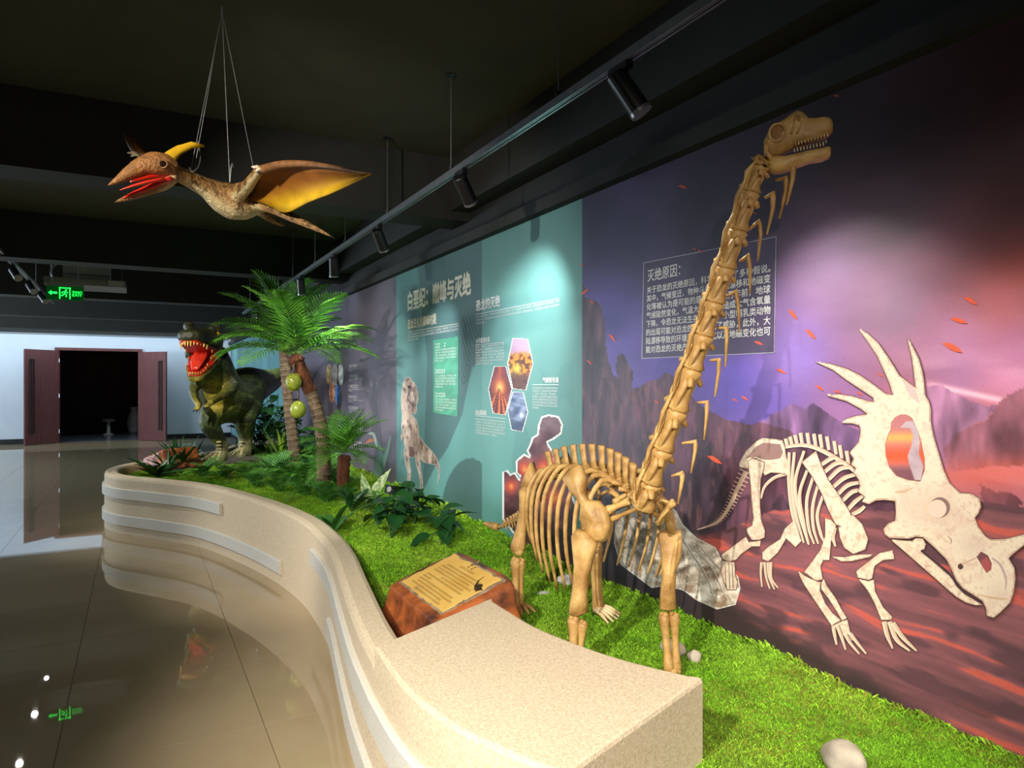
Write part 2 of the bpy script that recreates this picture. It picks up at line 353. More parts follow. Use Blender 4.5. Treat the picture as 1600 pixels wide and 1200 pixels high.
def exit_sign():
    t = 8.7; a = P(78, 443, t); b = P(126, 469, t); x0, x1, z1, z0 = a.x, b.x, a.z, b.z; y = (a.y + b.y) / 2
    x0, x1 = (a.x + b.x) / 2 - 0.20, (a.x + b.x) / 2 + 0.20
    r = thing('exit_sign', ((x0 + x1) / 2, y, z0), 'green lit emergency exit sign with arrow and running figure', 'exit sign')
    g = mat('sign_glow', (40, 255, 90), 0.4, (46, 255, 96), 5, emit=(30, 255, 80), estr=2.2)
    MB().box((x0, y, z0), (x1, y + 0.02, z1 - 0.035)).build('panel', mat('sign_green', (6, 70, 26), 0.3, (8, 78, 30), 4, emit=(0, 90, 24), estr=0.25), r)
    MB().box((x0, y - 0.01, z1 - 0.035), (x1, y + 0.03, z1)).build('housing', mat('sign_housing', (170, 170, 165), 0.4, (160, 160, 155), 8), r)
    for x in (x0 + 0.06, x1 - 0.06): MB().tube([(x, y + 0.01, z1), (x, y + 0.01, CEIL)], 0.004, 6).build('hanger_rod', M_rail, r)
    fy = y - 0.002; cz = (z0 + z1 - 0.035) / 2; h = (z1 - 0.035 - z0) * 0.5
    def flat(pts): m = MB(); m.add([(p[0], fy, p[1]) for p in pts] + [(p[0], y, p[1]) for p in pts], [tuple(range(len(pts)))] ); return m
    ar = [(x0 + .02, cz), (x0 + .055, cz + .03), (x0 + .055, cz + .012), (x0 + .115, cz + .012), (x0 + .115, cz - .012), (x0 + .055, cz - .012), (x0 + .055, cz - .03)]
    flat(ar).build('arrow', g, r)
    dx = x0 + .135; m = MB(); w = .12; hh = h * .82
    for q in ((dx, cz - hh, dx + .012, cz + hh), (dx + w - .012, cz - hh, dx + w, cz + hh), (dx, cz + hh - .012, dx + w, cz + hh)): m.box((q[0], fy, q[1]), (q[2], y, q[3]))
    m.build('door_symbol', g, r)
    m = MB(); cx = dx + w / 2
    m.ball((cx + .012, fy, cz + .038), (.011, .002, .011), 8, 5)
    for a_, b_ in (((cx + .008, cz + .025), (cx - .006, cz - .008)), ((cx - .006, cz - .008), (cx + .02, cz - .02)), ((cx + .02, cz - .02), (cx + .012, cz - .048)), ((cx - .006, cz - .008), (cx - .02, cz - .03)), ((cx - .02, cz - .03), (cx - .042, cz - .032)), ((cx + .006, cz + .02), (cx - .024, cz + .014)), ((cx - .024, cz + .014), (cx - .034, cz - .004)), ((cx + .006, cz + .02), (cx + .034, cz + .004))):
        m.tube([(a_[0], fy, a_[1]), (b_[0], fy, b_[1])], .006, 5)
    m.build('running_figure', g, r)
    flat_text('\u5b89\u5168\u51fa\u53e3', g, r, (x0 + .275, fy, cz + .002), (1, 0, 0), (0, 0, 1), .105, .034, 'lettering')
    flat_text('EXIT', g, r, (x0 + .275, fy, cz - .034), (1, 0, 0), (0, 0, 1), .105, .028, 'lettering')
_tc = {}
def text_mesh(body, bold=0.0):
    c = bpy.data.curves.new('lettering', 'FONT'); c.body = body; c.resolution_u = 3; c.offset = bold
    o = bpy.data.objects.new('lettering', c); COL.objects.link(o)
    dg = bpy.context.evaluated_depsgraph_get(); dg.update(); me = bpy.data.meshes.new_from_object(o.evaluated_get(dg))
    bpy.data.objects.remove(o); bpy.data.curves.remove(c); me.materials.clear(); return me
def flat_text(body, material, parent, org, ux, uy, width, height, name='lettering', bold=0.0, lift=0.0):
    """lettering fitted to width x height in the plane of ux, uy; org is its lower left corner"""
    me = text_mesh(body); n = len(me.vertices); co = np.empty(n * 3); me.vertices.foreach_get('co', co); co = co.reshape(-1, 3)
    lo = co.min(0); hi = co.max(0); u = (co[:, 0] - lo[0]) / max(hi[0] - lo[0], 1e-6) * width; v = (co[:, 1] - lo[1]) / max(hi[1] - lo[1], 1e-6) * height
    out = np.array(org)[None] + u[:, None] * np.array(ux)[None] + v[:, None] * np.array(uy)[None]
    if bold:                                                        # heavier weight: the glyphs printed again a hair aside
        em = width / max(len(body), 1); tri = []
        for p in me.polygons: tri.append(tuple(p.vertices))
        V = []; F = []
        nn = np.cross(np.array(ux, float), np.array(uy, float))
        for kk, (du, dv) in enumerate(((0, 0), (bold, 0), (0, bold), (bold, bold))):
            o = len(V); V += [tuple(q) for q in out + (np.array(ux) * du + np.array(uy) * dv)[None] * em + nn[None] * (.0003 * kk)]; F += [tuple(i + o for i in t) for t in tri]
        me = bpy.data.meshes.new(name); me.from_pydata(V, [], F); me.update()
    else:
        me.vertices.foreach_set('co', out.ravel()); me.update()
    me.name = name; o = link(name, me, material, parent); o['kind'] = 'stuff'; return o
exit_sign()

RX1, RZ1, RX2, RZ2 = 1.58, 2.70, -1.20, 2.82
def rail(x, z, y0, y1, rods, label):
    r = thing('lighting_track', (x, (y0 + y1) / 2, z), label, 'lighting track', 'ceiling lighting tracks')
    m = MB(); m.box((x - .018, y0, z - .005), (x + .018, y1, z + .018)); m.box((x - .018, y0, z - .016), (x - .009, y1, z - .005)); m.box((x + .009, y0, z - .016), (x + .018, y1, z - .005)); m.box((x - .003, y0, z - .014), (x + .003, y1, z - .005))
    m.build('rail', M_rail, r)
    MB().box((x - .006, y0, z + .018), (x + .006, y1, z + .030)).build('rail_spine', M_black, r)
    for y in rods:
        q = MB().tube([(x, y, z + .03), (x, y, CEIL)], .0035, 6).build('suspension_rod', M_steel, r)
        MB().lathe((x, y, z + .028), [(.014, 0), (.014, .018), (.006, .022)], 10).build('rod_clamp', M_black, q)
        MB().lathe((x, y, CEIL - .012), [(.012, 0), (.035, .008), (.035, .012)], 12).build('ceiling_cup', M_black, q)
    return r
rail(RX1, RZ1, -3.0, 12.5, [1.35 + 1.15 * k for k in range(-3, 10)], 'black suspended track carrying spotlights in front of the mural wall')
rail(RX2, RZ2, -4.6, 13.4, [9.6, 11.2, 12.8, 7.6, 4.5, 1.5, -1.5, -4], 'black suspended track over the aisle beside the exit sign')
NL = [0]
def lamp(x, y, z, aim, energy, size=50, blend=0.6, color=SPOT_WARM, label='', group='', on=True, radius=0.03):
    aim = Vector(aim); piv = Vector((x, y, z - .075)); d = (aim - piv).normalized()
    r = thing('track_spotlight', (x, y, z - .016), label, 'spotlight', group)
    MB().box((x - .016, y - .055, z - .045), (x + .016, y + .055, z - .015)).build('adapter', M_black, r)
    MB().tube([(x, y, z - .045), (x, y, z - .08)], .010, 8).build('arm', M_black, r)
    M = d.to_track_quat('Z', 'Y').to_matrix()
    a = piv - d * .03
    hs = MB().lathe(a, [(.005, -.005), (.034, -.004), (.040, .002), (.041, .172), (.037, .172), (.034, .150), (.004, .148)], 20, M).build('housing', M_black, r, False)
    MB().lathe(a, [(.0405, .160), (.0425, .161), (.0425, .175), (.037, .175)], 20, M).build('front_ring', M_rail, hs)
    ln = MB().lathe(a, [(.002, .152), (.030, .153), (.033, .158), (.030, .162), (.002, .163)], 16, M)
    ln.build('lens', mat('lit_lens', (255, 250, 235), .2, (255, 248, 228), 5, emit=(255, 240, 215), estr=6), r)
    l = bpy.data.lights.new('spot', 'SPOT'); l.energy = energy; l.spot_size = math.radians(size); l.spot_blend = blend; l.color = color; l.shadow_soft_size = radius
    o = bpy.data.objects.new('spot_light', l); COL.objects.link(o); o.location = a + d * .20; o.rotation_euler = (-d).to_track_quat('Z', 'Y').to_euler()
    o.parent = r; o.matrix_parent_inverse = WM(r).inverted(); NL[0] += 1
G1 = 'spotlights on the mural track'; G2 = 'spotlights on the aisle track'
ORD = ['first', 'second', 'third', 'fourth', 'fifth', 'sixth', 'seventh', 'eighth']
for y, aim, e, s in ((-2.2, (2.0, -0.6, .8), 40, 50), (-0.8, (1.9, .7, .2), 90, 52), (.62, (2.25, 1.25, .9), 80, 58), (2.07, (2.3, 1.55, 1.25), 100, 66), (3.51, (2.3, 4.0, 1.85), 85, 74), (5.02, (2.3, 5.7, 1.5), 80, 66),
                     (6.35, (1.75, 6.9, .9), 190, 70), (7.8, (1.8, 8.3, 1.0), 150, 66), (9.3, (1.5, 9.9, 1.0), 70, 60), (10.9, (1.9, 11.6, .8), 70, 66)):
    k = [2.07, 3.51, 5.02, 6.35, 7.8, 9.3, 10.9].index(y) if y > 2 else -1
    lab = 'black spotlight on the mural track, %s in the row counting from the skeleton head' % ORD[k] if k >= 0 else 'black spotlight on the mural track beyond the end of the planter'
    lamp(RX1, y, RZ1, aim, e, s, 1.0, SPOT_COOL if y > 3 else SPOT_WARM, lab, G1)
for y, aim, e, s in ((-3.9, (.9, 1.2, .4), 110, 40), (-2.7, (1.9, 2.6, .7), 320, 38), (-1.2, (1.2, 2.0, .3), 260, 46), (.3, (1.5, 2.7, .5), 500, 54), (1.8, (.48, 3.5, 2.36), 230, 50), (3.3, (1.5, 5.8, .6), 250, 52),
                     (4.8, (1.6, 7.2, 1.5), 420, 42), (6.3, (.9, 9.4, 1.3), 400, 46), (7.7, (.4, 7.6, .4), 60, 60), (9.3, (.2, 6.9, .5), 30, 60), (10.6, (.2, 8.0, .5), 30, 60), (11.8, (.3, 9.4, .6), 25, 60)):
    k = [11.8, 10.6, 9.3].index(y) if y > 9 else -1
    lab = 'lit black spotlight on the aisle track, %s from its end by the exit sign' % ORD[k] if k >= 0 else 'black spotlight on the aisle track out over the walkway'
    lamp(RX2, y, RZ2, aim, e, s, .7, SPOT_WARM, lab, G2)

# ---------------------------------------------------------------- the printed mural
def Z3(ox, oy, s): return lambda pts: [(ox + p[0] / s, oy + p[1] / s) for p in pts]
SER = [0]
def wp(px, py, layer): y, z = W(px, py); return (WALLX - 0.004 - layer * 0.00024 - (SER[0] % 25) * 8e-6, y, z)
def inside(px, py, poly):
    px = np.asarray(px, float); py = np.asarray(py, float); r = np.zeros(px.shape, bool); n = len(poly)
    for i in range(n):
        x0, y0 = poly[i]; x1, y1 = poly[(i + 1) % n]
        if y0 == y1: continue
        c = ((y0 > py) != (y1 > py)) & (px < (x1 - x0) * (py - y0) / (y1 - y0) + x0); r ^= c
    return r
def mesh_cols(me, cols):
    at = me.color_attributes.new('Col', 'FLOAT_COLOR', 'POINT'); a = np.ones((len(me.vertices), 4)); a[:, :3] = lin(np.clip(cols, 0, 255)); at.data.foreach_set('color', a.ravel())
def print_poly(name, pts, col, layer, parent, jitter=0):
    SER[0] += 1
    vs = [wp(p[0], p[1], layer) for p in pts]; tri = tessellate_polygon([[Vector((v[1], v[2], 0)) for v in vs]])
    me = bpy.data.meshes.new(name); me.from_pydata(vs, [], [tuple(t) for t in tri])
    c = np.array([col] * len(pts), float)
    if jitter: c = c + RNG.normal(0, jitter, (len(pts), 1))
    mesh_cols(me, c); return link(name, me, M_print, parent)
def stroke_pts(pts, w):
    n = len(pts); w = list(np.interp(np.linspace(0, 1, n), np.linspace(0, 1, len(w)), w)) if hasattr(w, '__len__') else [w] * n
    a, b = [], []
    for i in range(n):
        p0 = pts[max(i - 1, 0)]; p1 = pts[min(i + 1, n - 1)]; dx, dy = p1[0] - p0[0], p1[1] - p0[1]; l = math.hypot(dx, dy) or 1
        nx, ny = -dy / l * w[i] / 2, dx / l * w[i] / 2; a.append((pts[i][0] + nx, pts[i][1] + ny)); b.append((pts[i][0] - nx, pts[i][1] - ny))
    return a, b
def print_stroke(name, pts, w, col, layer, parent, smooth=0, col2=None):
    if smooth: pts = [(p.x, p.y) for p in bez([(q[0], q[1], 0) for q in pts], smooth)]
    SER[0] += 1; a, b = stroke_pts(pts, w); n = len(pts); me = bpy.data.meshes.new(name)
    me.from_pydata([wp(p[0], p[1], layer) for p in a + b], [], [(i, i + 1, n + i + 1, n + i) for i in range(n - 1)])
    mesh_cols(me, [col] * n + [col2 or col] * n); return link(name, me, M_print, parent)
def outset(pts, d):
    n = len(pts); A = sum(pts[i][0] * pts[(i + 1) % n][1] - pts[(i + 1) % n][0] * pts[i][1] for i in range(n)); s = 1 if A > 0 else -1; out = []
    for i in range(n):
        x0, y0 = pts[i - 1]; x1, y1 = pts[(i + 1) % n]; dx, dy = x1 - x0, y1 - y0; l = math.hypot(dx, dy) or 1
        out.append((pts[i][0] + s * dy / l * d, pts[i][1] - s * dx / l * d))
    return out
BONE, BONED, BONEL = (196, 164, 142), (74, 48, 48), (232, 214, 188)
def pbone(name, pts, layer, parent, light=True):
    """a printed bone: dark outline, body tone and paler middle"""
    g = empty(name, (WALLX, W(*pts[0])[0], W(*pts[0])[1]), parent)
    print_poly('outline', outset(pts, 0.9), BONED, layer, g)
    print_poly('bone_print', pts, BONE, layer + 1, g, 7)
    if light: patch('bone_highlight', outset(pts, -1.3), f_bone, 1.8, layer + 2, g)
def pstroke(name, pts, w, layer, parent, smooth=10):
    g = empty(name, (WALLX, W(*pts[0])[0], W(*pts[0])[1]), parent)
    ww = [q + 1.6 for q in w] if hasattr(w, '__len__') else w + 1.6
    print_stroke('outline', pts, ww, BONED, layer, g, smooth); print_stroke('bone_print', pts, w, BONEL, layer + 1, g, smooth, (196, 160, 138))
def f_bone(x, y):
    c = np.ones(x.shape + (3,)) * np.array(BONEL, float); c = over(c, sstep(.45, .72, fbm(x * .10, y * .10, 4)) * .7, (214, 182, 158)); return over(c, sstep(.62, .72, fbm(x * .25 + 9, y * .25, 2)) * .4, (176, 136, 116))
def idw(y, z, pts, p=2.6):
    s = np.zeros(y.shape + (3,)); wsum = np.zeros(y.shape)
    for px, py, c in pts:
        a, b = W(px, py); w = 1 / (((y - a) ** 2 + (z - b) ** 2) + 0.004) ** (p / 2); s += w[..., None] * np.array(c, float); wsum += w
    return s / wsum[..., None]
def to_px(y, z):
    f = WALLX * FW.x + y * FW.y; r = WALLX * RT.x + y * RT.y
    return CX + FPX * r / f, CY - FPX * (z - EYE) / f
def panel(name, y0, y1, z0, z1, step, fn, label):
    ny = int((y1 - y0) / step) + 1; nz = int((z1 - z0) / step) + 1
    Y, Zz = np.meshgrid(np.linspace(y0, y1, ny), np.linspace(z0, z1, nz), indexing='ij')
    cols = fn(Y, Zz).reshape(-1, 3); vs = np.stack([np.full(Y.size, WALLX - 0.003), Y.ravel(), Zz.ravel()], 1)
    I = np.arange(ny * nz).reshape(ny, nz); f = np.stack([I[:-1, :-1], I[:-1, 1:], I[1:, 1:], I[1:, :-1]], -1).reshape(-1, 4)
    me = bpy.data.meshes.new(name); me.from_pydata(vs.tolist(), [], f.tolist()); mesh_cols(me, cols)
    o = link(name, me, M_print); tag(o, label, 'mural'); return o
def over(c, mask, col): return c * (1 - mask[..., None]) + np.array(col, float) * mask[..., None]

SKY = [(920, 340, (68, 62, 86)), (1000, 380, (78, 70, 100)), (1100, 320, (60, 54, 72)), (1200, 280, (58, 50, 64)), (1300, 200, (50, 40, 48)), (1400, 200, (54, 40, 46)), (1580, 120, (52, 26, 26)), (1480, 150, (50, 32, 34)),  # lamp falloff is partly painted into these colours: dim top, bright middle
       (1580, 300, (92, 58, 58)), (1400, 330, (104, 86, 96)), (1300, 420, (140, 112, 146)), (1400, 480, (160, 128, 154)), (1590, 420, (150, 74, 66)), (1560, 470, (186, 104, 104)),
       (1500, 530, (176, 122, 156)), (1250, 560, (140, 112, 186)), (1150, 600, (102, 82, 180)), (960, 500, (92, 80, 160)), (950, 550, (124, 104, 196)), (1060, 590, (96, 78, 170)),
       (1500, 585, (166, 116, 160)), (1590, 560, (166, 104, 142)), (1590, 600, (206, 136, 168)), (1420, 680, (226, 112, 78)), (1560, 660, (200, 110, 112)), (1200, 640, (112, 86, 176)), (1330, 640, (150, 104, 156))]
MTN = [([(1180, 665), (1205, 650), (1240, 632), (1262, 640), (1275, 632), (1300, 650), (1330, 668), (1400, 690), (1460, 700), (1460, 820), (1100, 820)], (112, 80, 118)),
       ([(1440, 700), (1442, 604), (1470, 600), (1500, 620), (1540, 632), (1562, 632), (1530, 660), (1480, 690), (1470, 790), (1440, 790)], (156, 108, 138)),
       ([(1760, 500), (1640, 570), (1600, 606), (1570, 625), (1545, 650), (1520, 668), (1490, 682), (1472, 700), (1480, 740), (1640, 720), (1900, 700)], (146, 92, 106)),
       ([(986, 612), (1005, 602), (1030, 592), (1045, 583), (1065, 595), (1085, 625), (1105, 640), (1135, 655), (1160, 662), (1200, 662), (1235, 672), (1250, 690), (1330, 715), (1420, 745), (1420, 900), (986, 900)], (94, 60, 76)),
       ([(1530, 755), (1560, 770), (1575, 768), (1592, 776), (1600, 790), (1540, 790)], (118, 70, 80)),
       ([(1105, 700), (1113, 688), (1122, 712), (1140, 770), (1150, 860), (1060, 900), (1070, 745), (1085, 735)], (66, 48, 60)),
       ([(1204, 800), (1214, 778), (1224, 772), (1234, 790), (1240, 880), (1200, 890)], (68, 48, 60)),
       ([(903, 420), (916, 466), (936, 472), (945, 500), (950, 556), (961, 590), (966, 558), (975, 554), (988, 580), (993, 640), (1012, 700), (1036, 760), (1046, 880), (903, 900)], (88, 64, 76))]
GROUND = [(1036, 770), (1060, 840), (1120, 832), (1200, 800), (1300, 790), (1400, 800), (1480, 778), (1600, 792), (1900, 900), (1900, 1500), (880, 1500), (880, 840)]
def fn_purple(Y, Zz):
    px, py = to_px(np.maximum(Y, 0.0), Zz); c = idw(Y, Zz, SKY)
    n = fbm(Y * 2.2 + 3, Zz * 5.5, 5); c *= (0.80 + 0.40 * n)[..., None]
    cl = sstep(.52, .70, fbm(Y * 1.4 + 9, Zz * 7 + 2, 4)) * sstep(1350, 1480, px) * sstep(420, 520, py); c = over(c, cl * .45, (222, 170, 196))
    gl = np.exp(-((py - (598 + (px - 1440) * .22)) / 5.0) ** 2) * sstep(1435, 1470, px) * (1 - sstep(1560, 1640, px)); c = over(c, gl * .8, (250, 200, 214))
    wob = (fbm(Y * 16, Zz * 16, 3) - .5) * 16
    for poly, col in MTN:
        m = inside(px + wob, py + wob * .6, poly).astype(float)
        st = fbm(Y * 20 + 5, Zz * 6, 4); c = over(c, m, col); c *= (1 + m * (st - .5) * 1.1)[..., None]; c = over(c, m * sstep(.58, .70, fbm(Y * 26 + 50, Zz * 9, 4)) * .35 * (px < 1180), (160, 112, 104))
    m = inside(px, py + wob * .5, GROUND).astype(float)
    st = fbm(Y * 2.6, Zz * 34 + 3 * fbm(Y * 3, Zz * 3, 2), 5)
    g = np.array((132, 82, 88), float) + (st - .5)[..., None] * np.array((100, 50, 48), float)
    g = over(g, sstep(.60, .72, st) * .75, (214, 92, 74)); g = over(g, sstep(.56, .68, fbm(Y * 5 + 40, Zz * 16, 4)) * .7, (84, 58, 66))
    dk = sstep(-14, 24, py + wob - (915 + (px - 1100) * .56)); g = over(g, dk * .92, (60, 48, 50))
    c = c * (1 - m[..., None]) + g * m[..., None]
    hr = np.exp(-((py - 740) / 26.0) ** 2) * sstep(1400, 1560, px) * (1 - 0); c = over(c, hr * .55, (232, 96, 70))
    left = 1 - sstep(1000, 1130, px); dk2 = left * sstep(820, 880, py); c = over(c, dk2 * .8, (54, 46, 56))
    return c
purple = panel('mural_panel', 0.3, 3.405, 0.25, 2.60, 0.0055, fn_purple, 'purple volcanic landscape mural with a printed horned dinosaur skeleton')
def fn_teal(Y, Zz):
    px, py = to_px(Y, Zz); c = np.ones(Y.shape + (3,)) * np.array((112, 168, 160), float)
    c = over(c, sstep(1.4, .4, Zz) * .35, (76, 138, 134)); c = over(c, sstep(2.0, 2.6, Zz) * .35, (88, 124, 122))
    n = fbm(Y * 1.6, Zz * 1.2 + 4, 3); c *= (.86 + .28 * n)[..., None]
    c = over(c, inside(px, py, [(846, 575), (862, 600), (880, 570), (897, 560), (897, 640), (880, 620), (860, 660), (838, 700), (850, 640)]).astype(float) * .12, (60, 110, 112))
    c = over(c, inside(px, py, [(812, 640), (835, 700), (850, 780), (815, 800), (800, 720)]).astype(float) * .15, (60, 110, 112))
    return c
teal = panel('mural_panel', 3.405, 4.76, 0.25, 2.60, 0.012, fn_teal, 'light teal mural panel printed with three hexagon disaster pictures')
def fn_teal2(Y, Zz):
    px, py = to_px(Y, Zz); c = np.ones(Y.shape + (3,)) * np.array((84, 118, 118), float)
    m = inside(px, py, [(617, 400), (650, 395), (668, 560), (660, 800), (617, 830)]).astype(float); c = over(c, m * .6, (108, 162, 160))
    m = inside(px, py, [(752, 560), (738, 575), (722, 650), (700, 700), (680, 730), (650, 790), (650, 860), (790, 860), (790, 560)]).astype(float); c = over(c, m, (106, 164, 158))
    m = (((px - 735) / 46) ** 2 + ((py - 812) / 96) ** 2 < 1).astype(float); c = over(c, m, (76, 112, 108))  # darker dome shape low on the panel
    c *= (.88 + .24 * fbm(Y * 2, Zz * 1.5, 3))[..., None]; return c
teal2 = panel('mural_panel', 4.76, 6.75, 0.25, 2.60, 0.012, fn_teal2, 'grey teal mural panel with the large chapter title and a standing predator')
def fn_grey(Y, Zz):
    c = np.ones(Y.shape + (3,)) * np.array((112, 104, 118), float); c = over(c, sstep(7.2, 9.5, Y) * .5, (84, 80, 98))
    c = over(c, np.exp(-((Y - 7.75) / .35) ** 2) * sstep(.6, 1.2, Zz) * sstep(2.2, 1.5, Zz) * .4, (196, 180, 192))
    c *= (.86 + .28 * fbm(Y * 1.3, Zz * 1.2, 3))[..., None]; return c
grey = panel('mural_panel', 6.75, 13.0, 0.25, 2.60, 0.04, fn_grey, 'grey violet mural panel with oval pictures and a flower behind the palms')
far = panel('mural_panel', 13.0, BACKY - 0.15, 0.1, 2.60, 0.06, lambda Y, Zz: np.ones(Y.shape + (3,)) * np.array((96, 150, 156), float) * (.8 + .4 * fbm(Y * 2, Zz * .6, 3))[..., None], 'plain pale teal mural panel in the far corner behind the tyrant dinosaur')

# printed horned-dinosaur skeleton
SK = empty('printed_skeleton', (WALLX, 1.4, 0.8), purple); tag(SK, 'cream printed skeleton of a spike-frilled horned dinosaur')
s1 = Z3(1260, 500, 4.615); s2 = Z3(1340, 720, 4.615); s3 = Z3(1090, 660, 4.285); s4 = Z3(1160, 860, 5.333); s5 = Z3(740, 660, 2.857)
ROCKP = s5([(640, 400), (700, 375), (780, 385), (860, 352), (905, 400), (935, 460), (1000, 520), (1080, 560), (1110, 620), (1180, 690), (1190, 740), (1170, 810), (1090, 830), (1000, 790), (940, 745), (900, 735), (850, 725), (800, 735), (740, 690), (660, 630), (635, 540)])
def patch(name, poly, fn, step, layer, parent):
    SER[0] += 1
    xs = [p[0] for p in poly]; ys = [p[1] for p in poly]; X, Yp = np.meshgrid(np.arange(min(xs), max(xs) + step, step), np.arange(min(ys), max(ys) + step, step), indexing='ij')
    C = fn(X, Yp).reshape(-1, 3); I = np.arange(X.size).reshape(X.shape)
    f = np.stack([I[:-1, :-1], I[1:, :-1], I[1:, 1:], I[:-1, 1:]], -1); cen = inside((X[:-1, :-1] + step / 2), (Yp[:-1, :-1] + step / 2), poly)
    f = f[cen]; used = np.unique(f); mp = -np.ones(X.size, int); mp[used] = np.arange(len(used)); me = bpy.data.meshes.new(name)
    xf, yf = X.ravel(), Yp.ravel(); me.from_pydata([wp(xf[k], yf[k], layer) for k in used], [], mp[f].tolist()); mesh_cols(me, C[used]); return link(name, me, M_print, parent)
def f_rock(x, y):
    n = fbm(x * .05 + y * .03, y * .09, 5); v = fbm(x * .16 + 5, y * .16 - x * .1, 4); c = np.array((214, 198, 178), float) + (n - .5)[..., None] * 200 + ((v > .56) & (v < .60))[..., None] * 60
    c = over(c, sstep(.56, .68, fbm(x * .09 + 30, y * .09, 3)) * .6, (136, 100, 74)); return c
rp = empty('printed_boulder', (WALLX, W(1050, 870)[0], .6), purple)
print_poly('outline', outset(ROCKP, 1.6), (226, 222, 214), 1, rp); patch('boulder_picture', ROCKP, f_rock, 2.0, 2, rp)
for pts in ([(655, 420), (700, 520), (760, 600), (830, 700)], [(760, 400), (800, 520), (900, 640), (930, 735)], [(880, 420), (960, 560), (1040, 680), (1080, 800)], [(960, 540), (1060, 640), (1120, 760), (1150, 810)], [(1000, 540), (1090, 640), (1170, 720)], [(680, 400), (720, 480), (820, 560)]):
    print_stroke('crack', s5(pts), [1.5, 3, 1], (84, 60, 48), 3, rp, 10, (236, 228, 214))
for i in range(26):                                                 # tail
    u = i / 25; p = bez([(q[0], q[1], 0) for q in s3([(330, 330), (275, 440), (235, 530), (190, 610), (140, 665), (80, 693), (0, 718)])], 25)
    a = p[i]; d = (p[min(i + 1, 25)] - p[max(i - 1, 0)]).normalized(); nrm = Vector((-d.y, d.x, 0)); h = 11 * (1 - u) + .6
    if i < 23: print_stroke('tail_bone', [(a.x - nrm.x * h, a.y - nrm.y * h), (a.x + nrm.x * h * .9 - d.x * -2, a.y + nrm.y * h * .9)], [1.6 * (1 - u) + .5, 2.6 * (1 - u) + .7, 1.2 * (1 - u) + .5], BONE, 4, SK, 0)
print_stroke('tail_core', s3([(330, 330), (275, 440), (235, 530), (190, 610), (140, 665), (80, 693), (0, 718)]), [7, 6, 4, 1], (206, 176, 152), 5, SK, 24)
for k, (x, y) in enumerate([(595, 108), (625, 95), (658, 84), (695, 70), (740, 70), (785, 76), (825, 80), (872, 94), (920, 124), (958, 152), (1003, 190)]):
    pstroke('spine_bone', s3([(x, y), (x + 14, y + (60 if k < 3 else 90))]), [6.0, 5.2], 3, SK, 0)
pstroke('backbone', s3([(590, 165), (700, 150), (800, 170), (900, 220), (1000, 280), (1060, 330)]), [5, 7, 5], 4, SK)
for r in ([(830, 285), (900, 240), (940, 235)], [(850, 335), (930, 275), (1000, 270)], [(880, 385), (960, 310), (1040, 300)], [(910, 435), (990, 370), (1080, 345)], [(940, 485), (1010, 420), (1095, 400)], [(975, 525), (1040, 465), (1110, 450)], [(1010, 585), (1060, 530), (1114, 490)], [(1040, 615), (1090, 590), (1125, 560)]):
    pstroke('rib', s3(r), [6, 7, 5], 4, SK)
for r in ([(620, 200), (618, 400), (640, 600), (692, 785)], [(655, 200), (640, 400), (662, 600), (718, 805)], [(720, 190), (660, 400), (692, 620), (748, 812)], [(740, 320), (690, 480), (715, 660), (752, 818)], [(780, 365), (738, 520), (750, 700), (787, 812)], [(812, 420), (778, 560), (782, 700), (815, 812)], [(845, 490), (808, 620), (830, 740), (852, 795)], [(930, 705), (915, 770), (930, 830)]):
    pstroke('rib', s3(r), [4.5, 5.2, 5.2, 3.0], 6, SK, 14)
pbone('pelvis', s3([(285, 270), (330, 190), (400, 125), (440, 103), (520, 110), (575, 120), (590, 160), (600, 230), (625, 290), (620, 355), (560, 340), (500, 335), (455, 355), (430, 300), (400, 240), (370, 240), (340, 310), (285, 300)]), 6, SK)
print_poly('pelvis_shade', s3([(330, 240), (400, 160), (450, 135), (560, 145), (580, 200), (560, 240), (500, 250), (450, 250), (400, 230), (360, 235)]), (150, 116, 108), 9, SK)
pstroke('pubis', s3([(600, 345), (520, 370), (455, 430), (430, 510)]), [5, 5, 3], 4, SK)
pbone('femur', s3([(345, 260), (375, 238), (405, 250), (455, 265), (450, 310), (430, 380), (425, 480), (425, 560), (435, 660), (458, 720), (455, 770), (420, 785), (370, 785), (340, 740), (335, 710), (370, 690), (380, 640), (370, 540), (360, 400), (350, 320)]), 8, SK)
pbone('tibia', s3([(165, 885), (240, 830), (330, 765), (350, 800), (430, 790), (425, 830), (370, 830), (300, 880), (265, 920), (210, 930), (170, 910)]), 7, SK)
pbone('foot', s3([(168, 925), (255, 935), (258, 1020), (275, 1070), (265, 1120), (205, 1120), (180, 1060), (165, 1000)]), 7, SK)
for x in (190, 215, 238): print_stroke('foot_line', s3([(x, 935), (x + 4, 1020), (x + 8, 1110)]), [.6, 1.2], BONED, 10, SK)
pbone('thigh', s3([(590, 710), (650, 655), (705, 790), (660, 835), (600, 775), (545, 870), (480, 930), (440, 915), (438, 870), (480, 830), (560, 780)]), 5, SK)
for q in ([(435, 935), (430, 1010), (438, 1100)], [(455, 935), (465, 1030), (490, 1112)], [(478, 935), (485, 1030), (522, 1116)], [(498, 935), (500, 1040), (545, 1106)]): pstroke('toe', s3(q), [4.6, 3.6, 2.6], 6, SK)
pbone('scapula', s3([(705, 265), (800, 190), (830, 270), (880, 380), (950, 480), (1010, 570), (1040, 630), (1020, 690), (990, 705), (930, 680), (880, 580), (840, 480), (780, 370)]), 9, SK)
pbone('coracoid', s3([(950, 700), (1000, 692), (1045, 615), (1110, 680), (1150, 780), (1130, 850), (1050, 880), (990, 840), (960, 770)]), 8, SK)
pbone('sternum', s3([(900, 895), (990, 900), (1060, 885), (1180, 880), (1160, 900), (1040, 928), (970, 930)]), 6, SK)
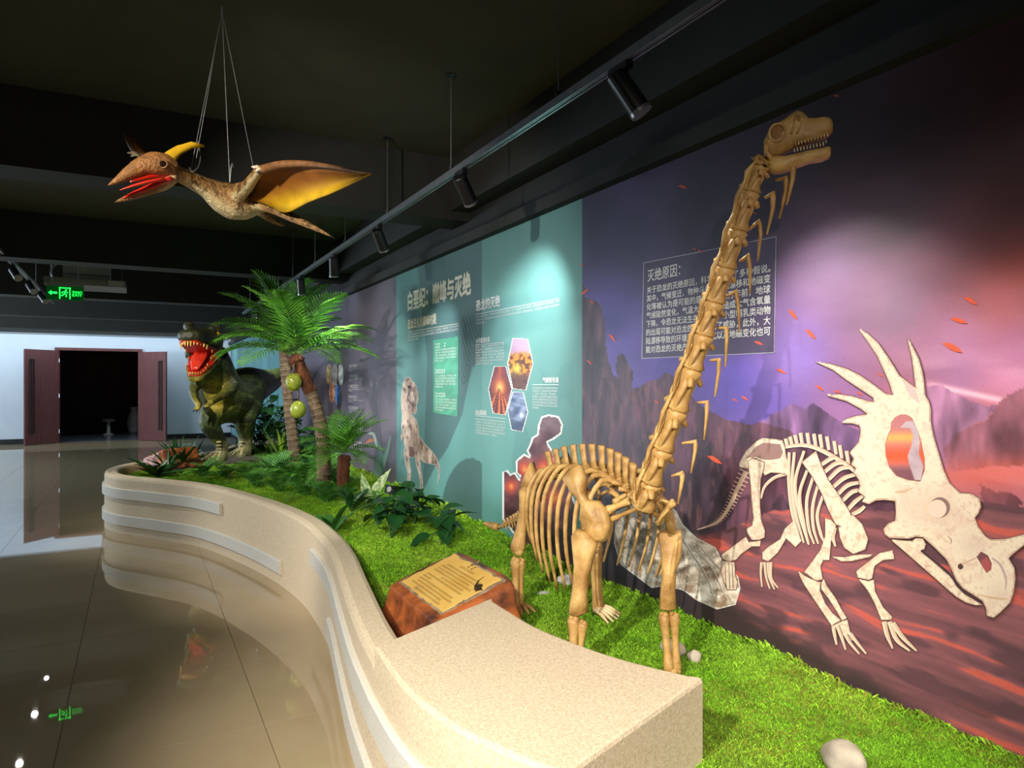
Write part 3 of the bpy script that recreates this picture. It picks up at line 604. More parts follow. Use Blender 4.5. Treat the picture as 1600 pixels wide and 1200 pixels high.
pbone('humerus', s3([(860, 640), (900, 650), (935, 690), (900, 800), (890, 920), (850, 920), (830, 960), (845, 1050), (800, 1060), (720, 1000), (780, 920), (830, 850), (860, 760)]), 7, SK)
pbone('ulna', s4([(478, 170), (530, 210), (640, 260), (660, 262), (655, 330), (700, 440), (760, 520), (830, 580), (750, 625), (680, 520), (600, 400), (520, 280), (485, 210)]), 8, SK)
pbone('radius', s4([(665, 268), (690, 235), (710, 290), (790, 400), (830, 480), (880, 560), (840, 585), (790, 500), (720, 390), (665, 320)]), 8, SK)
pbone('wrist', s4([(745, 632), (830, 590), (885, 575), (905, 670), (945, 735), (900, 765), (860, 720), (800, 660)]), 7, SK)
for q in ([(768, 640), (780, 710), (795, 785)], [(800, 625), (840, 730), (870, 825)], [(870, 700), (910, 770), (985, 860)], [(910, 690), (965, 765), (1042, 858)]): pstroke('finger', s4(q), [6, 5, 3], 9, SK)
pbone('humerus', s4([(955, 170), (1060, 90), (1150, 20), (1260, -5), (1275, 70), (1180, 80), (1110, 130), (1090, 230), (1060, 245), (970, 225)]), 5, SK)
pbone('ulna', s4([(975, 238), (1060, 252), (1105, 242), (1115, 340), (1180, 470), (1255, 550), (1250, 575), (1165, 580), (1110, 440), (1050, 330)]), 6, SK)
for q in ([(1190, 590), (1215, 700), (1262, 815)], [(1235, 590), (1295, 740), (1405, 835)], [(1262, 600), (1345, 720), (1462, 835)]): pstroke('finger', s4(q), [8, 7, 3], 8, SK)
SKULL = s1([(395, 1200), (385, 1150), (350, 1100), (365, 1070), (330, 1040), (350, 1000), (320, 955), (350, 920), (385, 880), (400, 800), (390, 760), (340, 745), (262, 742), (300, 710), (370, 690), (440, 680), (450, 680), (400, 640), (300, 585), (155, 545), (240, 533), (340, 548), (440, 580), (498, 590),
    (490, 560), (400, 500), (300, 435), (200, 360), (72, 302), (180, 315), (300, 350), (400, 400), (500, 470), (580, 530), (632, 540), (610, 460), (570, 370), (520, 260), (460, 170), (385, 68), (450, 95), (530, 170), (600, 270), (650, 350), (680, 400), (760, 460), (795, 490), (785, 400), (770, 280), (735, 125),
    (780, 200), (820, 280), (845, 370), (858, 450), (865, 540), (895, 590), (908, 650), (905, 720), (925, 830), (960, 950), (1000, 1080), (1040, 1170)]) + s2([(690, 175), (750, 230), (830, 235), (890, 270), (900, 330), (880, 380), (855, 410), (880, 470), (930, 540), (970, 565), (1080, 560), (1200, 530), (1330, 450), (1260, 570), (1180, 630), (1130, 670), (1100, 700), (1140, 770), (1148, 850), (1135, 950),
    (1110, 1020), (1040, 1090), (990, 1130), (940, 1115), (935, 1060), (910, 1010), (850, 970), (770, 920), (720, 860), (690, 790), (650, 710), (560, 620), (480, 550), (430, 545), (380, 560), (240, 555), (205, 530), (195, 490), (230, 450), (280, 430), (285, 370), (280, 290), (200, 280), (140, 285), (90, 312), (40, 295), (60, 260), (10, 220)])
pbone('lower_jaw', s2([(255, 565), (330, 572), (400, 577), (430, 556), (480, 560), (500, 600), (490, 635), (460, 650), (560, 730), (640, 800), (690, 840), (720, 900), (780, 960), (850, 1000), (905, 1035), (860, 1040), (790, 1020), (720, 980), (650, 920), (560, 840), (480, 770), (400, 700), (320, 630), (260, 580)]), 9, SK)
sk_g = empty('skull', (WALLX, W(1450, 760)[0], 1.1), SK)
print_poly('outline', outset(SKULL, 0.9), BONED, 12, sk_g); print_poly('bone_print', SKULL, BONE, 13, sk_g, 5)
def f_skull(x, y):
    c = np.ones(x.shape + (3,)) * np.array(BONEL, float); n = fbm(x * .06, y * .06, 4); c = over(c, sstep(.52, .70, n) * .5, (222, 188, 170)); c = over(c, sstep(.66, .72, fbm(x * .22, y * .22, 2)) * .35, (190, 150, 130))
    for ex, ey, rr, cc in ((1470, 794, 26, (206, 176, 160)), (1430, 790, 30, (216, 190, 172)), (1520, 850, 22, (214, 188, 172)), (1560, 930, 20, (216, 190, 170))):
        c = over(c, np.exp(-((x - ex) ** 2 + (y - ey) ** 2) / rr ** 2) * .6, cc)
    return c
patch('bone_highlight', outset(SKULL, -2.2), f_skull, 2.2, 14, sk_g)
FEN = s1([(620, 790), (625, 740), (650, 705), (690, 685), (730, 685), (770, 710), (800, 780), (830, 860), (860, 1000), (860, 1080), (830, 1160), (740, 1150), (660, 1120), (610, 1060), (585, 980), (580, 900), (600, 830)])
def f_fen(x, y):
    c = np.ones(x.shape + (3,)) * np.array((190, 120, 120), float); c = over(c, np.exp(-((y - 684) / 9) ** 2), (246, 170, 96)); c = over(c, np.exp(-((y - 712) / 14) ** 2), (232, 92, 56)); c = over(c, sstep(722, 738, y), (128, 82, 92)); return c
print_poly('opening_rim', outset(FEN, 1.0), (172, 130, 110), 15, sk_g); print_poly('frill_opening', FEN, (206, 98, 78), 16, sk_g); patch('frill_opening', outset(FEN, -.4), f_fen, 1.6, 17, sk_g)
print_poly('far_frill', s1([(685, 775), (730, 730), (780, 728), (815, 800), (828, 880), (822, 960), (855, 1060), (835, 1155), (790, 1150), (755, 1050), (740, 980), (770, 900), (780, 830), (760, 780)]), (190, 166, 172), 18, sk_g, 8)
print_poly('far_frill', s1([(700, 420), (760, 470), (795, 500), (830, 605), (770, 560), (730, 500)]), (206, 182, 176), 15, sk_g)
def ell(cx, cy, rx, ry, n=22): return [(cx + rx * math.cos(2 * math.pi * k / n), cy + ry * math.sin(2 * math.pi * k / n)) for k in range(n)]
print_poly('eye_socket', s2(ell(590, 345, 105, 98)), (222, 196, 172), 15, sk_g); print_poly('eye_socket', s2(ell(603, 335, 74, 74)), (140, 112, 104), 16, sk_g); print_poly('eye_socket', s2(ell(586, 345, 66, 66)), (228, 204, 184), 17, sk_g)
print_poly('nostril', s2([(868, 690), (900, 652), (950, 680), (978, 740), (972, 782), (940, 808), (910, 760)]), (118, 74, 80), 15, sk_g); print_poly('nostril', s2([(900, 720), (940, 690), (975, 745), (968, 782), (940, 805), (915, 765)]), (170, 84, 84), 16, sk_g)
print_poly('nostril', s2(ell(752, 760, 20, 22, 12)), (82, 60, 58), 15, sk_g); print_stroke('snout_line', s2([(760, 745), (860, 700), (880, 690)]), [3, 1.5], (206, 170, 150), 15, sk_g, 8)
print_stroke('snout_line', s2([(980, 700), (1040, 750), (1080, 850), (1075, 930)]), [3, 4, 1.5], (190, 160, 160), 15, sk_g, 10); print_stroke('snout_line', s2([(880, 960), (980, 985), (1090, 995)]), [1, 3, 1.5], (206, 168, 130), 15, sk_g, 10)
print_stroke('jaw_line', s2([(470, 640), (560, 720), (650, 790), (700, 850), (760, 930), (900, 1020)]), [2, 3, 3, 2], (66, 54, 62), 15, SK, 14)
print_stroke('cheek_line', s2([(280, 225), (340, 220), (420, 190)]), [2, 4, 1], (206, 170, 140), 15, sk_g, 8); print_stroke('cheek_line', s2([(660, 540), (685, 570), (680, 600)]), [1, 2, 1], (160, 124, 110), 15, sk_g, 8)
for x, y, s_, a in ((1096, 393, 5, 30), (1086, 389, 4, 20), (915, 456, 8, -45), (926, 472, 5, 20), (958, 528, 9, 45), (922, 566, 6, 40), (1187, 536, 8, 15), (1222, 580, 9, 20), (1118, 718, 14, 25), (1150, 625, 5, 20), (1165, 622, 7, 25), (1268, 522, 12, 40), (1240, 491, 11, 45), (1490, 543, 18, 22), (1500, 501, 14, 12), (1345, 615, 6, 25), (1282, 606, 8, 30), (1310, 612, 6, 10),
                    (1377, 586, 5, 25), (1027, 628, 5, 40), (1068, 292, 8, 10), (1180, 333, 5, 10), (1518, 470, 13, 25), (910, 414, 4, 20), (1308, 150, 5, 8)):
    ca, sa = math.cos(math.radians(a)), math.sin(math.radians(a)); q = [(-1, 0), (-.4, -.28), (.3, -.2), (1, .1), (.3, .25), (-.3, .2)]
    print_poly('ember', [(x + s_ * (u * ca - v * sa), y + s_ * (u * sa + v * ca)) for u, v in q], (226, 92, 58), 4, purple)

# lettering
def wall_text(body, xl, yt, yb, xr, parent, bold=0.0, layer=4, material=M_ink, name='lettering'):
    Yl, Zb = W(xl, yb); Zt = W(xl, yt)[1]; Yr = W(xr, 600)[0]
    return flat_text(body, material, parent, (WALLX - .004 - layer * .00024, Yl, Zb), (0, -1, 0), (0, 0, 1), Yl - Yr, Zt - Zb, name, bold)
M_textbg = mat('text_panel_print', (74, 62, 88), .42, (68, 58, 82), 40)
q = [(1007, 411), (1214, 370), (1211, 551), (1004, 560)]
tb = empty('text_panel', (WALLX, W(1100, 480)[0], 1.7), purple)
print_poly('text_ground', q, (84, 70, 100), 2, tb)
for i in range(4): print_stroke('text_border', [q[i], q[(i + 1) % 4]], .9, (206, 200, 214), 3, tb)
wall_text('\u706d\u7edd\u539f\u56e0\uff1a', 1013, 422, 441, 1064, tb, .02)
for k, row in enumerate(['关于恐龙的灭绝原因，科学家提出了多种假说。', '其中，气候变迁、物种斗争、大陆漂移和地磁变', '化等被认为是可能的原因。6500万年前，地球', '气候陡然变化，气温大幅下降，造成大气含氧量', '下降，令恐龙无法生存。同时，小型哺乳类动物', '的出现可能对恐龙的生存构成了威胁，此外，大', '陆漂移导致的环境和气候变化以及地磁变化也可', '能对恐龙的灭绝产生了影响。']):
    y = 448.5 + 13.2 * k; wall_text(row, 1012 - .2 * k, y, y + 11, 1205 if k < 7 else 1116, tb, .02)
def rows(parent, xl, yl, xr, n, pitch, h, last=.5, name='small_lettering', layer=4, dens=1.0, material=None, cell=None):
    """lines of print too small to read: short strokes in rows"""
    Yl = W(xl, 600)[0]; Yr = W(xr, 600)[0]; mb = MB(); x = WALLX - .004 - layer * .00024
    for k in range(n):
        zt = W(xl, yl + k * pitch)[1]; zb = W(xl, yl + k * pitch + h)[1]; ye = Yr if k < n - 1 else Yl + (Yr - Yl) * last; y = Yl; c = cell or (zt - zb)
        while y - c > ye:
            if random.random() < .93:
                w = c * random.uniform(.6, .82)
                a = random.uniform(0, .25) * (zt - zb); g = (zt - zb) * .16
                mb.add([(x, y, zt - a), (x, y - w, zt - a), (x, y - w, zt - a - g), (x, y, zt - a - g)], [(0, 1, 2, 3)])
                mb.add([(x, y, zb + a), (x, y - w, zb + a), (x, y - w, zb + a + g), (x, y, zb + a + g)], [(0, 1, 2, 3)])
                yy = y - w * random.uniform(.2, .7); mb.add([(x, yy, zt), (x, yy - w * .2, zt), (x, yy - w * .2, zb), (x, yy, zb)], [(0, 1, 2, 3)])
            y -= c
    return mb.build(name, material or M_ink, parent)
M_cream = mat('cream_ink', (236, 232, 208), .45, (228, 224, 200), 30)
wall_text('\u767d\u57a9\u7eaa\uff1a\u5dc5\u5cf0\u4e0e\u706d\u7edd', 638, 458, 487, 736, teal2, .075, 6, M_cream)
wall_text('\u6050\u9f99\u8fdb\u5316\u7684\u5dc5\u5cf0\u65f6\u671f', 638, 500, 515, 682, teal2, .06, 6, M_cream)
print_stroke('rule_line', [(638, 519), (717, 505.5)], .8, (236, 232, 208), 6, teal2); rows(teal2, 638, 522, 717, 3, 4.2, 2.8, .25)
wall_text('\u6050\u9f99\u7684\u706d\u7edd', 745, 470, 487, 782, teal, .05, 6)
print_stroke('rule_line', [(744, 491.5), (876, 466)], 1.0, (240, 244, 240), 6, teal); rows(teal, 745, 494, 876, 3, 5.0, 3.2, .12)
wall_text('\u5c0f\u884c\u661f\u649e\u51fb\u8bf4', 745, 529, 537, 766, teal, .06, 6); print_stroke('rule_line', [(744, 539), (789, 535)], .8, (240, 244, 240), 6, teal); rows(teal, 744, 541, 789, 7, 4.4, 3.0, .6)
wall_text('\u706b\u5c71\u6d3b\u52a8\u8bf4', 744, 640, 648, 761, teal, .06, 6); print_stroke('rule_line', [(744, 649.5), (791, 654)], .8, (240, 244, 240), 6, teal); rows(teal, 744, 653, 791, 6, 4.3, 3.0, .8)
wall_text('\u6c14\u5019\u53d8\u5316\u8bf4', 849, 590, 598, 874, teal, .06, 6); print_stroke('rule_line', [(833, 601), (874, 601)], .9, (240, 244, 240), 6, teal); rows(teal, 833, 604.5, 874, 8, 4.4, 3.2, .3)
gb = [(678, 532), (717, 526), (716, 651), (678, 645)]
def f_green(x, y): return np.ones(x.shape + (3,)) * np.array((92, 176, 142), float) * (.82 + .3 * fbm(x * .15 + y * .1, y * .08, 3))[..., None]
g = empty('caption_panel', (WALLX, W(698, 590)[0], 1.4), teal2); print_poly('caption_ground', gb, (88, 170, 138), 4, g); patch('caption_ground', gb, f_green, 1.5, 5, g)
for y0 in (537, 577, 613):
    rows(g, 681, y0, 698, 1, 8, 7, 1.0, 'caption_heading', 7); rows(g, 681, y0 + 9, 714, 5, 4.2, 2.8, .4, 'small_lettering', 7)
# hexagon pictures
HEXS = [([(803, 529), (825, 530.5), (833, 568), (822, 609), (803, 607), (795, 568)], 0), ([(774, 573), (791, 573.5), (800, 608), (790, 648), (772, 645), (765, 608)], 1), ([(803, 613), (818, 613.5), (825, 644), (817, 674), (801, 671), (795, 641)], 2)]
def f_h0(x, y):
    c = np.ones(x.shape + (3,)) * np.array((206, 168, 196), float); n = fbm(x * .12, y * .1, 4); c = over(c, sstep(552, 562, y + 8 * n), (240, 150, 50)); c = over(c, sstep(.5, .62, fbm(x * .3, y * .2, 3)) * sstep(548, 560, y), (96, 56, 44)); c = over(c, sstep(582, 592, y + 8 * n) * .85, (92, 62, 70)); c = over(c, np.exp(-((x - 808) ** 2 + (y - 576) ** 2) / 60), (255, 216, 90)); return c
def f_h1(x, y):
    c = np.ones(x.shape + (3,)) * np.array((120, 66, 78), float); c *= (.6 + .8 * fbm(x * .15, y * .1, 4))[..., None]; r = np.hypot((x - 782), (y - 606) * .6); c = over(c, np.exp(-(r / 11) ** 2), (246, 96, 48)); c = over(c, np.exp(-(r / 6) ** 2), (255, 224, 120)); m = inside(x, y, [(781, 606), (800, 640), (790, 650), (770, 650), (766, 632)]).astype(float)
    c = over(c, m * .7, (112, 48, 46)); c = over(c, m * sstep(.55, .6, vnoise((x - 782) / (y - 596 + 1e-3) * 26, y * 0)), (250, 130, 70)); c = over(c, np.exp(-((x - 782) / 2.5) ** 2) * sstep(600, 575, y) * .7, (255, 110, 70)); return c
def f_h2(x, y):
    n = fbm(x * .1, y * .16, 4); c = np.array((120, 136, 168), float) + (n - .5)[..., None] * 190; c = over(c, sstep(655, 660, y) * .6, (70, 82, 108)); c = over(c, np.exp(-((x - 816) ** 2 + ((y - 649) * .7) ** 2) / 16), (236, 244, 255)); return c
for poly, k in HEXS:
    h = empty('hexagon_picture', (WALLX, W(*poly[0])[0], W(*poly[0])[1]), teal)
    print_poly('picture_frame', outset(poly, 1.6), (244, 244, 240), 4, h); patch('picture', poly, (f_h0, f_h1, f_h2)[k], 1.0, 5, h)
# predator picture on the grey teal panel
s6 = Z3(610, 570, 5.4545)
TP = s6([(160, 105), (135, 115), (112, 160), (102, 230), (98, 300), (100, 380), (108, 430), (100, 520), (105, 580), (95, 600), (95, 660), (108, 605), (118, 640), (130, 700), (120, 760), (135, 850), (155, 920), (148, 995), (172, 1000), (178, 900), (160, 800), (165, 780), (190, 795), (215, 770), (225, 850), (245, 920), (260, 1000), (262, 1100), (284, 1100), (275, 980), (262, 900), (255, 800), (290, 830), (340, 840), (390, 850), (410, 890), (415, 940),
         (405, 1025), (420, 960), (425, 880), (400, 800), (360, 740), (310, 690), (270, 640), (245, 600), (240, 530), (225, 470), (190, 430), (185, 400), (215, 420), (228, 400), (225, 340), (240, 310), (238, 240), (225, 190), (205, 150), (185, 145), (180, 120)])
pr = empty('printed_predator', (WALLX, W(640, 680)[0], 1.0), teal2)
print_poly('outline', outset(TP, .5), (228, 226, 214), 4, pr); print_poly('body_print', TP, (178, 152, 138), 5, pr)
def f_pred(x, y):
    n = fbm(x * .22, y * .05, 5); c = np.array((196, 172, 156), float) + (n - .5)[..., None] * 170; c = over(c, np.exp(-((x - 631 - (y - 680) * .03) / 6) ** 2) * .4 * sstep(640, 660, y), (236, 214, 196)); c = over(c, sstep(628, 622, x) * .3, (230, 226, 214)); c = over(c, sstep(.58, .64, fbm(x * .35 + 7, y * .12, 3)) * .6, (92, 70, 66)); return c
patch('body_print', outset(TP, -.5), f_pred, 1.1, 6, pr)
print_poly('eye', s6([(150, 180), (170, 175), (185, 190), (170, 205), (155, 200)]), (50, 36, 40), 8, pr); print_stroke('mouth_line', s6([(225, 345), (190, 340), (160, 300), (150, 260)]), [1, 1.5, 1], (70, 46, 46), 8, pr, 8)
print_poly('leg_shade', s6([(165, 700), (200, 700), (215, 760), (190, 792), (165, 775)]), (116, 84, 86), 8, pr)
# volcano picture cut-out with a white edge
s7 = Z3(750, 630, 4.444)
VO = s7([(172, 478), (190, 475), (212, 505), (240, 490), (280, 545), (290, 500), (268, 480), (266, 405), (282, 390), (312, 364), (350, 385), (358, 360), (342, 330), (358, 300), (376, 245), (415, 220), (420, 155), (440, 102), (480, 90), (545, 102), (568, 150), (560, 205), (512, 240), (462, 265), (478, 305), (506, 345), (520, 400), (600, 540), (655, 700), (650, 1128), (310, 982), (172, 800)])
def f_vo(x, y):
    n = fbm(x * .05, y * .05, 5); c = np.array((112, 70, 74), float) + (n - .5)[..., None] * 130
    for ex, ey, r in ((821, 733, 11), (850, 732, 12), (800, 760, 9), (866, 778, 12), (862, 720, 9)): q_ = np.hypot(x - ex, (y - ey) * .8); c = over(c, np.exp(-(q_ / r) ** 2), (236, 70, 42)); c = over(c, np.exp(-(q_ / (r * .4)) ** 2) * .8, (255, 196, 90))
    c = over(c, sstep(790, 830, y) * .8, (48, 36, 46)); c = over(c, sstep(700, 650, y) * .6, (132, 112, 122)); c = over(c, sstep(.6, .66, n) * .3 * sstep(700, 760, y), (214, 90, 60)); return c
v = empty('volcano_picture', (WALLX, W(840, 780)[0], .9), teal); print_poly('picture_edge', outset(VO, 3.2), (246, 246, 244), 4, v); patch('picture', VO, f_vo, 1.4, 5, v)
# oval pictures and captions on the grey panel, far panels of text, printed flower
s8 = Z3(470, 480, 3.75)
for cx, cy, c in ((168, 395, (214, 176, 112)), (202, 395, (150, 150, 160)), (236, 395, (206, 226, 226)), (184, 500, (190, 124, 96)), (217, 510, (80, 130, 214))):
    o = empty('oval_picture', (WALLX, W(*s8([(cx, cy)])[0])[0], 1.5), grey); e = s8(ell(cx, cy, 14, 60)); print_poly('picture_edge', outset(e, .4), (226, 216, 190), 4, o)
    patch('picture', e, lambda x, y, c=c: np.array(c, float) * (.6 + .8 * fbm(x * .5, y * .2, 3))[..., None], 1.0, 5, o)
for y0 in (570, 585.5, 601, 617.5, 634): rows(grey, 545, y0, 562, 1, 5, 4.5, .9, 'caption_heading', 5); rows(grey, 545, y0 + 6, 568, 2, 2.6, 1.8, .3)
for y0 in (650, 676): rows(grey, 509, y0, 566, 4, 4.5, 3, .5)
fl = empty('printed_flower', (WALLX, W(600, 700)[0], .9), grey)
for pts, w, c in (([(440, 1010), (455, 930), (470, 860), (455, 800), (430, 750)], [9, 10, 8, 4, 2], (120, 160, 140)), ([(450, 1010), (480, 920), (510, 840), (530, 750)], [6, 9, 5, 1], (142, 182, 158)), ([(500, 1000), (480, 930), (470, 880)], [3, 5, 2], (100, 146, 126)), ([(380, 800), (410, 780), (440, 780)], [1, 6, 3], (224, 140, 110)), ([(400, 740), (430, 745), (450, 820)], [2, 5, 3], (210, 220, 206))):
    print_stroke('petal', s8(pts), w, c, 4, fl, 10, tuple(int(q * .8) for q in c))
# palm-leaf shapes, darker than the panel
def pleaf(x, y, ang, ln, parent, col, layer=3):
    p0 = Vector((x, y, 0)); d = Vector((math.cos(ang), math.sin(ang), 0)); nrm = Vector((-d.y, d.x, 0)); mb = []
    g = empty('palm_leaf_shape', (WALLX, W(x, y)[0], W(x, y)[1]), parent); me = bpy.data.meshes.new('leaf_shape'); vs = []; fs = []
    for k in range(12):
        u = k / 12; b = p0 + d * (ln * u) + nrm * (8 * u * u); l = ln * .5 * math.sin(math.pi * (.15 + .8 * u))
        for s in (-1, 1):
            e = b + d * l + nrm * (s * l * .55); i = len(vs); w = d * 1.3
            vs += [wp(*(b - w).xy, layer), wp(*(b + w).xy, layer), wp(*e.xy, layer)]; fs.append((i, i + 1, i + 2))
    me.from_pydata(vs, [], fs); mesh_cols(me, [col] * len(vs)); link('leaf_shape', me, M_print, g)
pleaf(648, 520, -1.75, 70, teal2, (62, 86, 86)); pleaf(724, 600, -1.35, 110, teal2, (66, 92, 90))

# ---------------------------------------------------------------- planter
CURVE = [(.70, 2.26), (.75, 2.68), (.835, 3.2), (.95, 3.9), (.99, 4.5), (.985, 4.9), (.94, 5.32), (.86, 5.75), (.77, 6.12), (.63, 6.61), (.44, 7.08), (.08, 7.63), (-.2, 8.05), (-.31, 8.5), (-.24, 9.05), (.05, 9.5), (.5, 9.95), (1.0, 10.6), (1.35, 11.6), (1.8, 12.5), (2.31, 12.9)]
CV = bez([(x, y, 0) for x, y in CURVE], 160)
AD = [(p.x, p.y) for p in bez([(x, y, 0) for x, y in [(.85, 1.313), (.81, 1.386), (.75, 1.53), (.706, 1.68), (.682, 1.92), (.70, 2.26)]], 24)]
BC = [(p.x, p.y) for p in bez([(x, y, 0) for x, y in [(1.27, 2.54), (1.268, 2.33), (1.278, 2.116), (1.356, 1.808), (1.485, 1.545)]], 24)]
RIM, THK, BTOP = .57, .13, .62
def nrm_at(c, i):
    d = c[min(i + 1, len(c) - 1)] - c[max(i - 1, 0)]; d = d.normalized(); return Vector((d.y, -d.x, 0))
def sweep(c, prof):
    rings = []
    for i, p in enumerate(c):
        n = nrm_at(c, i); rings.append([(p.x + n.x * o, p.y + n.y * o, z) for o, z in prof])
    m = MB(); m.loft(rings); return m
planter = thing('planter_wall', (.5, 6, 0), 'curving cream stone planter wall with raised bands around the moss bed', 'planter')
sweep(CV, [(0, -.0), (0, RIM - .03), (.008, RIM - .009), (.028, RIM), (THK - .028, RIM), (THK - .008, RIM - .009), (THK, RIM - .03), (THK, 0)]).build('wall', M_stone, planter, False)
full = [Vector((x, y, 0)) for x, y in AD[:-1]] + CV
def band(y0, y1, z0, z1, far=False):
    seg = [p for i, p in enumerate(full) if (p.y >= y0 - 1e-6 and (p.y <= y1 + 1e-6 or far) and (i < len(full)))]
    if far: seg = [p for i, p in enumerate(full) if p.y >= y0 and i < len(full) - 25]
    sweep(seg, [(.01, z0), (-.016, z0), (-.022, z0 + .006), (-.022, z1 - .006), (-.016, z1), (.01, z1)]).build('band', M_band, planter)
band(6.5, 99, .350, .452, True); band(5.30, 99, .085, .19, True); band(0, 4.55, .345, .450); band(0, 3.95, .075, .19)
blk = MB(); poly = AD + BC                                         # D..A, B..C
def ring(off, z):
    n = len(poly); cx = sum(p[0] for p in poly) / n; cy = sum(p[1] for p in poly) / n; out = []
    for i, p in enumerate(poly):
        a = Vector(poly[i - 1]); b = Vector(poly[(i + 1) % n]); d = (b - a).normalized(); nn = Vector((d.y, -d.x)); c = Vector((cx - p[0], cy - p[1])); nn = nn if nn.dot(c) > 0 else -nn
        out.append((p[0] + nn.x * off, p[1] + nn.y * off, z))
    return out
blk.loft([ring(0, 0), ring(0, BTOP - .012), ring(.004, BTOP - .003), ring(.012, BTOP)]); blk.build('end_block', M_stone, planter)
lowc = [Vector(p) for p in ((1.27, 1.47, 0), (1.27, 1.2, 0), (1.27, .72, 0), (1.8, .72, 0), (2.31, .72, 0))]
sweep([lowc[0], lowc[1], lowc[2]], [(0, 0), (0, .33), (-.06, .33), (-.06, 0)]).build('low_kerb', M_stone, planter)
sweep(lowc[2:], [(0, 0), (0, .33), (-.06, .33), (-.06, 0)]).build('low_kerb', M_stone, planter)

# ---------------------------------------------------------------- moss
inner = [p + nrm_at(CV, i) * (THK - .02) for i, p in enumerate(CV)]
iy_near = [(p.y, p.x) for i, p in enumerate(inner) if i <= 104]; iy_far = [(p.y, p.x) for i, p in enumerate(inner) if i > 104]
ys = np.array([q[0] for q in iy_near]); xs_ = np.array([q[1] for q in iy_near]); o_ = np.argsort(ys); NY, NX = ys[o_], xs_[o_]
ys = np.array([q[0] for q in iy_far]); xs_ = np.array([q[1] for q in iy_far]); o_ = np.argsort(ys); FY, FX = ys[o_], xs_[o_]
YSPLIT = float(min(NY.max(), FY.max() if len(FY) else 99)); YSPLIT = float(inner[104].y)
bcy = np.array([p[1] for p in BC])[::-1]; bcx = np.array([p[0] for p in BC])[::-1]
def xmin(y):
    y = np.asarray(y, float); a = np.interp(y, NY, NX); b = np.interp(y, FY, FX); r = np.where(y < YSPLIT, a, b)
    r = np.where(y < 2.54, np.interp(y, bcy, bcx) - .02, r); r = np.where(y < 1.545, 1.25, r); return r
def ground(x, y):
    x = np.asarray(x, float); y = np.asarray(y, float)
    z = .375 + .085 * sstep(3.2, 7.5, y) + .055 * (fbm(x * 2.6 + 3, y * 2.6, 3) - .5) + .012 * (fbm(x * 14, y * 14, 2) - .5)
    z = z + .03 * np.exp(-((x - WALLX) / .10) ** 2) * fbm(x, y * 3.3, 2)
    z = z + .05 * np.exp(-(((x - 1.7) / .5) ** 2 + ((y - 5.6) / .6) ** 2)); return z
NYG, NXG = 420, 70
Yg = np.concatenate([np.linspace(.74, 4, 220), np.linspace(4, 12.7, 201)[1:]]); U = np.linspace(0, 1, NXG)
X2 = xmin(Yg)[:, None] * (1 - U)[None] + (WALLX - .001) * U[None]; Y2 = np.repeat(Yg[:, None], NXG, 1); Zg = ground(X2, Y2); ng = len(Yg)
def moss_col(x, y, n):
    a = fbm(x * 3.1, y * 3.1, 4)[..., None]; b = RNG.random(n)[..., None]
    c = np.array((122, 194, 28), float) * (1 - a) + np.array((190, 230, 72), float) * a; c = c * (.66 + .46 * b)
    y_ = (fbm(x * 1.7 + 30, y * 1.7, 3) > .62)[..., None] & (RNG.random(n)[..., None] < .25); return np.where(y_, np.array((150, 150, 50), float), c)
def moss():
    vs = np.stack([X2.ravel(), Y2.ravel(), Zg.ravel()], 1); I = np.arange(ng * NXG).reshape(ng, NXG)
    f = np.stack([I[:-1, :-1], I[:-1, 1:], I[1:, 1:], I[1:, :-1]], -1).reshape(-1, 4)
    cb = moss_col(vs[:, 0], vs[:, 1], len(vs)) * .72
    n = 420000; y = .76 + 11.8 * RNG.random(n * 3) ** 1.9; u = RNG.random(n * 3); xm = xmin(y); x = xm * (1 - u) + (WALLX - .004) * u
    keep = RNG.random(n * 3) < np.clip((WALLX - xm) / 2.0, 0, 1); x = x[keep][:n]; y = y[keep][:n]; n = len(x)
    clump = fbm(x * 18, y * 18, 3); z = ground(x, y); t = np.hypot(x, y); sc = np.clip(t / 2.4, 1, 2.2)
    h = (.005 + .017 * clump ** 1.5 * RNG.random(n)) * sc ** .5; w = .0008 * sc
    edge = np.exp(-((x - WALLX) / .06) ** 2); h = h * (1 + 1.3 * edge * (RNG.random(n) < .3))
    a = RNG.random(n) * 6.283; l = RNG.random(n) * 1.3 * h; th = RNG.random(n) * 6.283
    dx, dy = np.cos(a) * w, np.sin(a) * w; lx, ly = np.cos(th) * l, np.sin(th) * l
    p0 = np.stack([x - dx, y - dy, z - .003], 1); p1 = np.stack([x + dx, y + dy, z - .003], 1)
    p2 = np.stack([x + dx * .8 + lx * .4, y + dy * .8 + ly * .4, z + h * .65], 1); p3 = np.stack([np.minimum(x + lx, WALLX - .02), y + ly, z + h], 1)
    base = len(vs); V = np.concatenate([vs, np.stack([p0, p1, p2, p3], 1).reshape(-1, 3)]); k = base + np.arange(n)[:, None] * 4
    nf = len(f); me = bpy.data.meshes.new('moss'); nv = len(V)
    tri = np.concatenate([np.concatenate([k, k + 1, k + 2], 1), np.concatenate([k, k + 2, k + 3], 1)])
    me.vertices.add(nv); me.vertices.foreach_set('co', V.ravel()); nl = nf * 4 + len(tri) * 3; me.loops.add(nl); me.polygons.add(nf + len(tri))
    me.loops.foreach_set('vertex_index', np.concatenate([f.ravel(), tri.ravel()])); me.polygons.foreach_set('loop_start', np.concatenate([np.arange(nf) * 4, nf * 4 + np.arange(len(tri)) * 3]))
    me.update(calc_edges=True); me.validate()
    c = moss_col(x, y, n); cs = np.repeat(c, 4, 0).reshape(n, 4, 3); cs = cs.reshape(-1, 3)
    mesh_cols(me, np.concatenate([cb, cs])); return tag(link('moss', me, M_moss), 'bright green moss carpet filling the raised planter bed', 'moss', kind='stuff')
moss()
